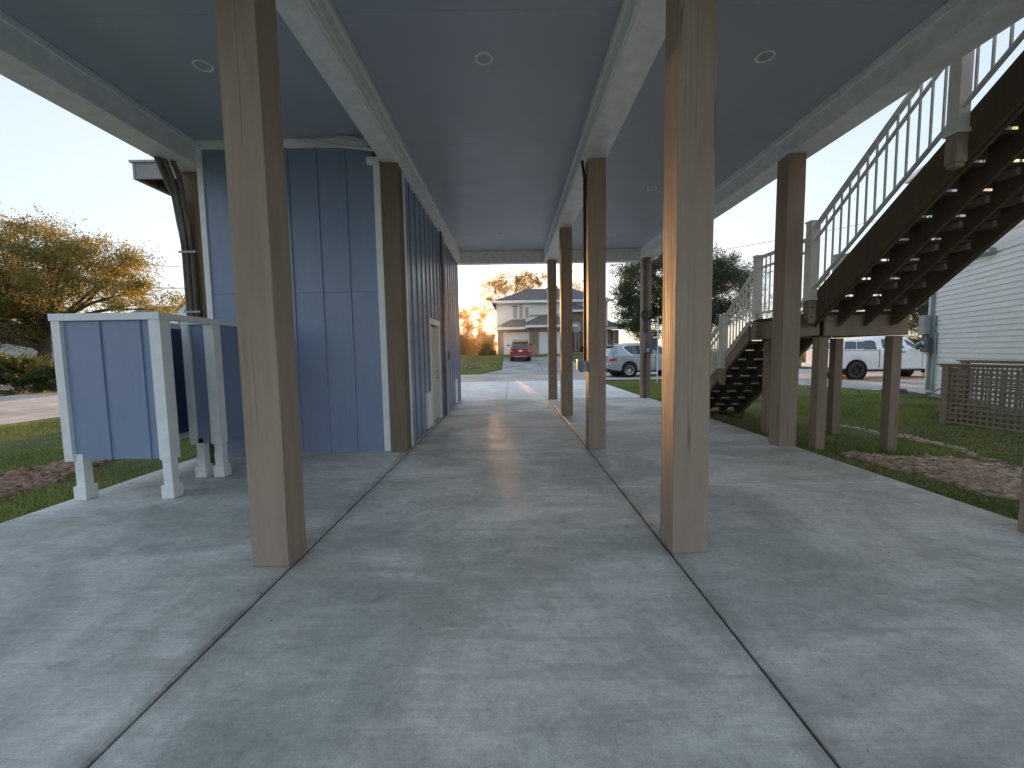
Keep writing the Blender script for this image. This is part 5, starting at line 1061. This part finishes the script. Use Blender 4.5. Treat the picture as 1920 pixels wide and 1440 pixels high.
def hedge(name, label, cat, x0, x1, y, z0, h, d, n, size, mat, seed, group=None, up=0.0):
    rg = np.random.default_rng(seed); k = max(6, int((x1-x0)*2.4)); cs = [[rg.uniform(x0, x1), y+rg.uniform(-d, d)*.5, z0+rg.uniform(.15, .85)*h] for _ in range(k)]
    t_ = thing(name, label, cat, ((x0+x1)/2, y, z0), group=group)
    obj('stems', limbs(rg, ((x0+x1)/2, y, z0), ((x0+x1)/2, y, z0+h*.5), cs[:14], .05), 'bark', t_, fix=False)
    leaves('foliage', cs, np.full(k, .34*max(h, .9)), n, size, mat, rg, t_, .9, ((x0+x1)/2, y, z0), up=up); return t_
hedge('hedge', 'dark clipped hedge behind the white pickup truck', 'hedge', 21, 40, 30.0, .1, 2.0, 1.4, 26000, .13, 'leafdark', 21)
hedge('hedge', 'tall leafy screen behind the fence left of the brick house, dark against the sun', 'hedge', -16, -7.0, 45.6, 1.2, 3.0, 1.4, 9000, .16, 'leafsun', 22)
def arching(name, label, cat, x, y, z, h, sp, n, w, mat, seed, group=None, droop=1.0):
    """fountain of long narrow blades"""
    rg = np.random.default_rng(seed); t_ = []; V = []; T = []
    for i in range(n):
        a = rg.uniform(0, 6.283); o = rg.normal(0, sp*.22, 2); hh = h*rg.uniform(.55, 1.05); rr = sp*rg.uniform(.3, 1.0); d = np.array([math.cos(a), math.sin(a), 0]); s = np.array([-math.sin(a), math.cos(a), 0])*w*.5; tn = rg.uniform(0, 1)
        pts = [np.array([x+o[0], y+o[1], z-.02])+d*rr*t + np.array([0, 0, hh*(t*1.7-droop*t*t*.9)]) for t in (0, .35, .7, 1.0)]; ws = (1, .9, .6, .05)
        for j in range(3): V += [pts[j]-s*ws[j], pts[j]+s*ws[j], pts[j+1]+s*ws[j+1], pts[j+1]-s*ws[j+1]]; T += [tn]*4
    o = tri_mesh(name, np.array(V)-np.array([x, y, z]), None, 4, mat, np.array(T)); o.location = (x, y, z); return tag(o, label, cat, group)
g_ = 'ornamental grasses beside the fence'
arching('ornamental_grass', 'tall fountain of orange lit grass against the fence left of the brick house', 'ornamental grass', -4.2, 43.0, 1.2, 2.6, 1.3, 420, .03, 'leaforange', 31, g_)
arching('ornamental_grass', 'lower grass clump beside the fence end at the left edge of the far lawn', 'ornamental grass', -5.4, 42.6, 1.2, 2.0, 1.0, 260, .03, 'leafsun', 32, g_)
hedge('shrub', 'dark shrub at the brick house corner beside the red car', 'shrub', -3.1, -1.5, 41.2, 1.15, 1.2, .8, 4200, .11, 'leafgreen', 33)
hedge('shrub', 'bushy shrub with pale flowers near the garage corner', 'shrub', -3.4, -2.0, 42.2, 1.2, 2.0, .8, 4200, .12, 'leafsun', 34)
arching('entry_plant', 'small spiky plant beside the arched entry', 'plant', 7.45, 43.3, 1.36, .9, .4, 90, .03, 'leafgreen', 35)
# left side: shrubs across the side road
tree('juniper_shrub', 'dark green feathery shrub at the edge of the side road', 'shrub', (-22.4, 19.6, -.06), (-22.4, 19.6, .6), [(-22.8, 19.6, .75, 1.3, .8, .75), (-21.6, 19.7, .55, .9, .7, .55)], 60, .26, 15000, .10, 'leafgreen', .05, 41, sprig=.35)
tree('juniper_shrub', 'larger dark shrub at the left edge of the picture beyond the road', 'shrub', (-25.2, 19.8, -.06), (-25.2, 19.8, .8), [(-25.2, 19.8, .9, 1.5, 1, .95)], 50, .3, 13000, .11, 'leafgreen', .05, 42, sprig=.35)
hedge('shrub', 'broad leaved shrub beneath the golden oak at the left edge', 'shrub', -27.5, -24.6, 18.6, -.06, 1.4, 1.2, 9000, .12, 'leafgreen', 43)
arching('dry_grass', 'pinkish dry grass clump beside the white shed', 'ornamental grass', -20.6, 20.4, -.06, 1.35, .8, 600, .018, 'drygrass', 44, droop=.5)
hedge('shrub', 'low dark shrub beneath the pinkish dry grass', 'shrub', -21.4, -19.9, 19.9, -.06, .8, .8, 4000, .1, 'leafgreen', 45)
# palm fronds
arching('palm_shrub', 'palm like fronds spreading above the dark roadside shrubs', 'palm', -24.0, 19.9, .5, 1.7, 1.9, 150, .09, 'leafgreen', 46, droop=.95)
# white shed behind them
sd = thing('white_shed', 'long white shed partly hidden behind the golden oak tree', 'shed', (-33.5, 30, 0)); 
obj('wall', MB().box(-40, -26.5, 30, 30.1, 0, 3.4), 'vinylwhite', sd); obj('wall', MB().box(-26.6, -26.5, 30.11, 34, 0, 3.4), 'vinylwhite', sd); obj('roof', MB().add([(-40.4, 29.6, 3.4), (-26.1, 29.6, 3.4), (-26.1, 32.2, 4.2), (-40.4, 32.2, 4.2), (-26.1, 34.6, 3.4), (-40.4, 34.6, 3.4)], [(0, 1, 2, 3), (3, 2, 4, 5), (1, 4, 2), (0, 3, 5)]), 'tan', sd)
for z in (1.05, 1.6, 2.9): obj('trim', MB().box(-40, -26.5, 29.955, 29.995, z, z+.06), 'lightmetal', sd)
for x in (-33.65, -33.1): obj('door_post', MB().box(x, x+.06, 29.93, 29.953, 1.12, 2.9), 'meter', sd)
obj('hasp', MB().box(-33.45, -33.25, 29.90, 29.954, 2.2, 2.26), 'black', sd)
# gabled house beyond
gn = thing('gabled_house', 'white gabled house with a brown roof far behind the shower', 'house', (-47.5, 60, 1.2))
obj('wall', MB().prism([(-48.55, 1.2), (-44.6, 1.2), (-44.6, 7.75), (-46.55, 9.45), (-48.55, 7.75)], 'y', 60, 60.2), 'vinylwhite', gn)
obj('wall', MB().box(-56, -48.6, 60.9, 61.1, 1.2, 7.6), 'vinylwhite', gn)
obj('roof', MB().add([(-49.0, 59.7, 7.45), (-46.55, 59.7, 9.62), (-44.1, 59.7, 7.45), (-49.0, 70, 7.45), (-46.55, 70, 9.62), (-44.1, 70, 7.45), (-49.0, 59.7, 7.3), (-46.55, 59.7, 9.42), (-44.1, 59.7, 7.3)], [(0, 1, 4, 3), (1, 2, 5, 4), (0, 1, 7, 6), (1, 2, 8, 7)]), 'shinglebrown', gn)
obj('roof', MB().add([(-57, 60.4, 7.5), (-48.2, 60.4, 7.5), (-46.7, 65.5, 9.6), (-57, 65.5, 9.6)], [(0, 1, 2, 3)]), 'shinglebrown', gn)
obj('barge_board', MB().prism([(-49.05, 7.35), (-46.55, 9.5), (-44.05, 7.35), (-44.05, 7.6), (-46.55, 9.75), (-49.05, 7.6)], 'y', 59.6, 59.69), 'vinylwhite', gn)
obj('gable_vent', MB().lathe((-46.6, 59.98, 8.2), (0, -1, 0), [(0, .28), (.05, .28), (.05, .001)], 12), 'tan', gn)
for x in (-47.9, -46.3): obj('window', MB().box(x, x+.9, 59.95, 59.99, 5.3, 6.7), 'glass', gn)
# power lines
def wire(label, a, b, ext0, ext1, r=.014, sag=.0, grp='power lines'):
    a = np.array(a, float); b = np.array(b, float); d = b-a; pts = []
    for t in np.linspace(-ext0, 1+ext1, 15): q = a+d*t; q[2] += sag*(t*t-t); pts.append(tuple(q))
    mb = MB().tube(pts, r, 5); one('power_line', label, 'power line', mb, 'wire', pts[0], grp)
wire('power line passing highest over the golden oak and on behind the conduits', (-28.91, 24, 8.01), (-30.61, 40, 10.06), 1.2, .9, .022, .8)
wire('power line dropping through the middle of the golden oak', (-26.59, 22, 6.65), (-27.05, 30, 5.44), 1.5, 0.0, .014, .25)
wire('thin power line ending behind the shower frame, second from the lowest', (-24.67, 22, 5.09), (-26.66, 28, 4.64), 1.5, .6, .014, .1)
wire('lowest brightest service line running down behind the shower frame', (-24.33, 20, 4.84), (-26.08, 26, 4.41), 1.5, .8, .022, .1)
wire('short level power line between the oak and the conduits', (-33.8, 40, 8.22), (-30.76, 40, 8.12), 2.5, 3, .022, .05)
wire('power line crossing in front of the brick house roof and trees', (-1.9, 33, 7.27), (9.06, 33, 8.24), 2.5, 2.0, .016, .25)

# a few dry leaves and bits of grit on the slab
rg = np.random.default_rng(77); n = 220; P = np.stack([rg.uniform(-4.5, 4.1, n), rg.uniform(1.2, 12.5, n)**1.0, np.full(n, .004)], 1); V = []; T = []
for p in P:
    a = rg.uniform(0, 6.28); L = rg.uniform(.004, .011); w_ = L*rg.uniform(.2, .5); d = np.array([math.cos(a), math.sin(a), 0]); q = np.array([-math.sin(a), math.cos(a), 0]); tn = rg.uniform(0, 1)
    V += [p-d*L, p+q*w_+[0, 0, .004], p+d*L+[0, 0, .006], p-q*w_]; T += [tn]*4
tri_mesh('leaf_litter', np.array(V), None, 4, 'litter', np.array(T), kind='stuff')

HAZE = True
if HAZE:  # thin volume added to make the warm glow around the sun
    hm = bpy.data.materials.new('glow_haze'); hm.use_nodes = True; t = hm.node_tree; t.nodes.clear(); o_ = t.nodes.new('ShaderNodeOutputMaterial'); pv = t.nodes.new('ShaderNodeVolumePrincipled')
    pv.inputs['Color'].default_value = (0.95, 0.93, 0.90, 1); pv.inputs['Density'].default_value = 0.00014; pv.inputs['Anisotropy'].default_value = 0.93
    t.links.new(pv.outputs[0], o_.inputs['Volume'])
    hz = obj('sun_glow_haze', MB().box(-70, 70, -20, 90, -1.6, 14.5), hm, kind='stuff')
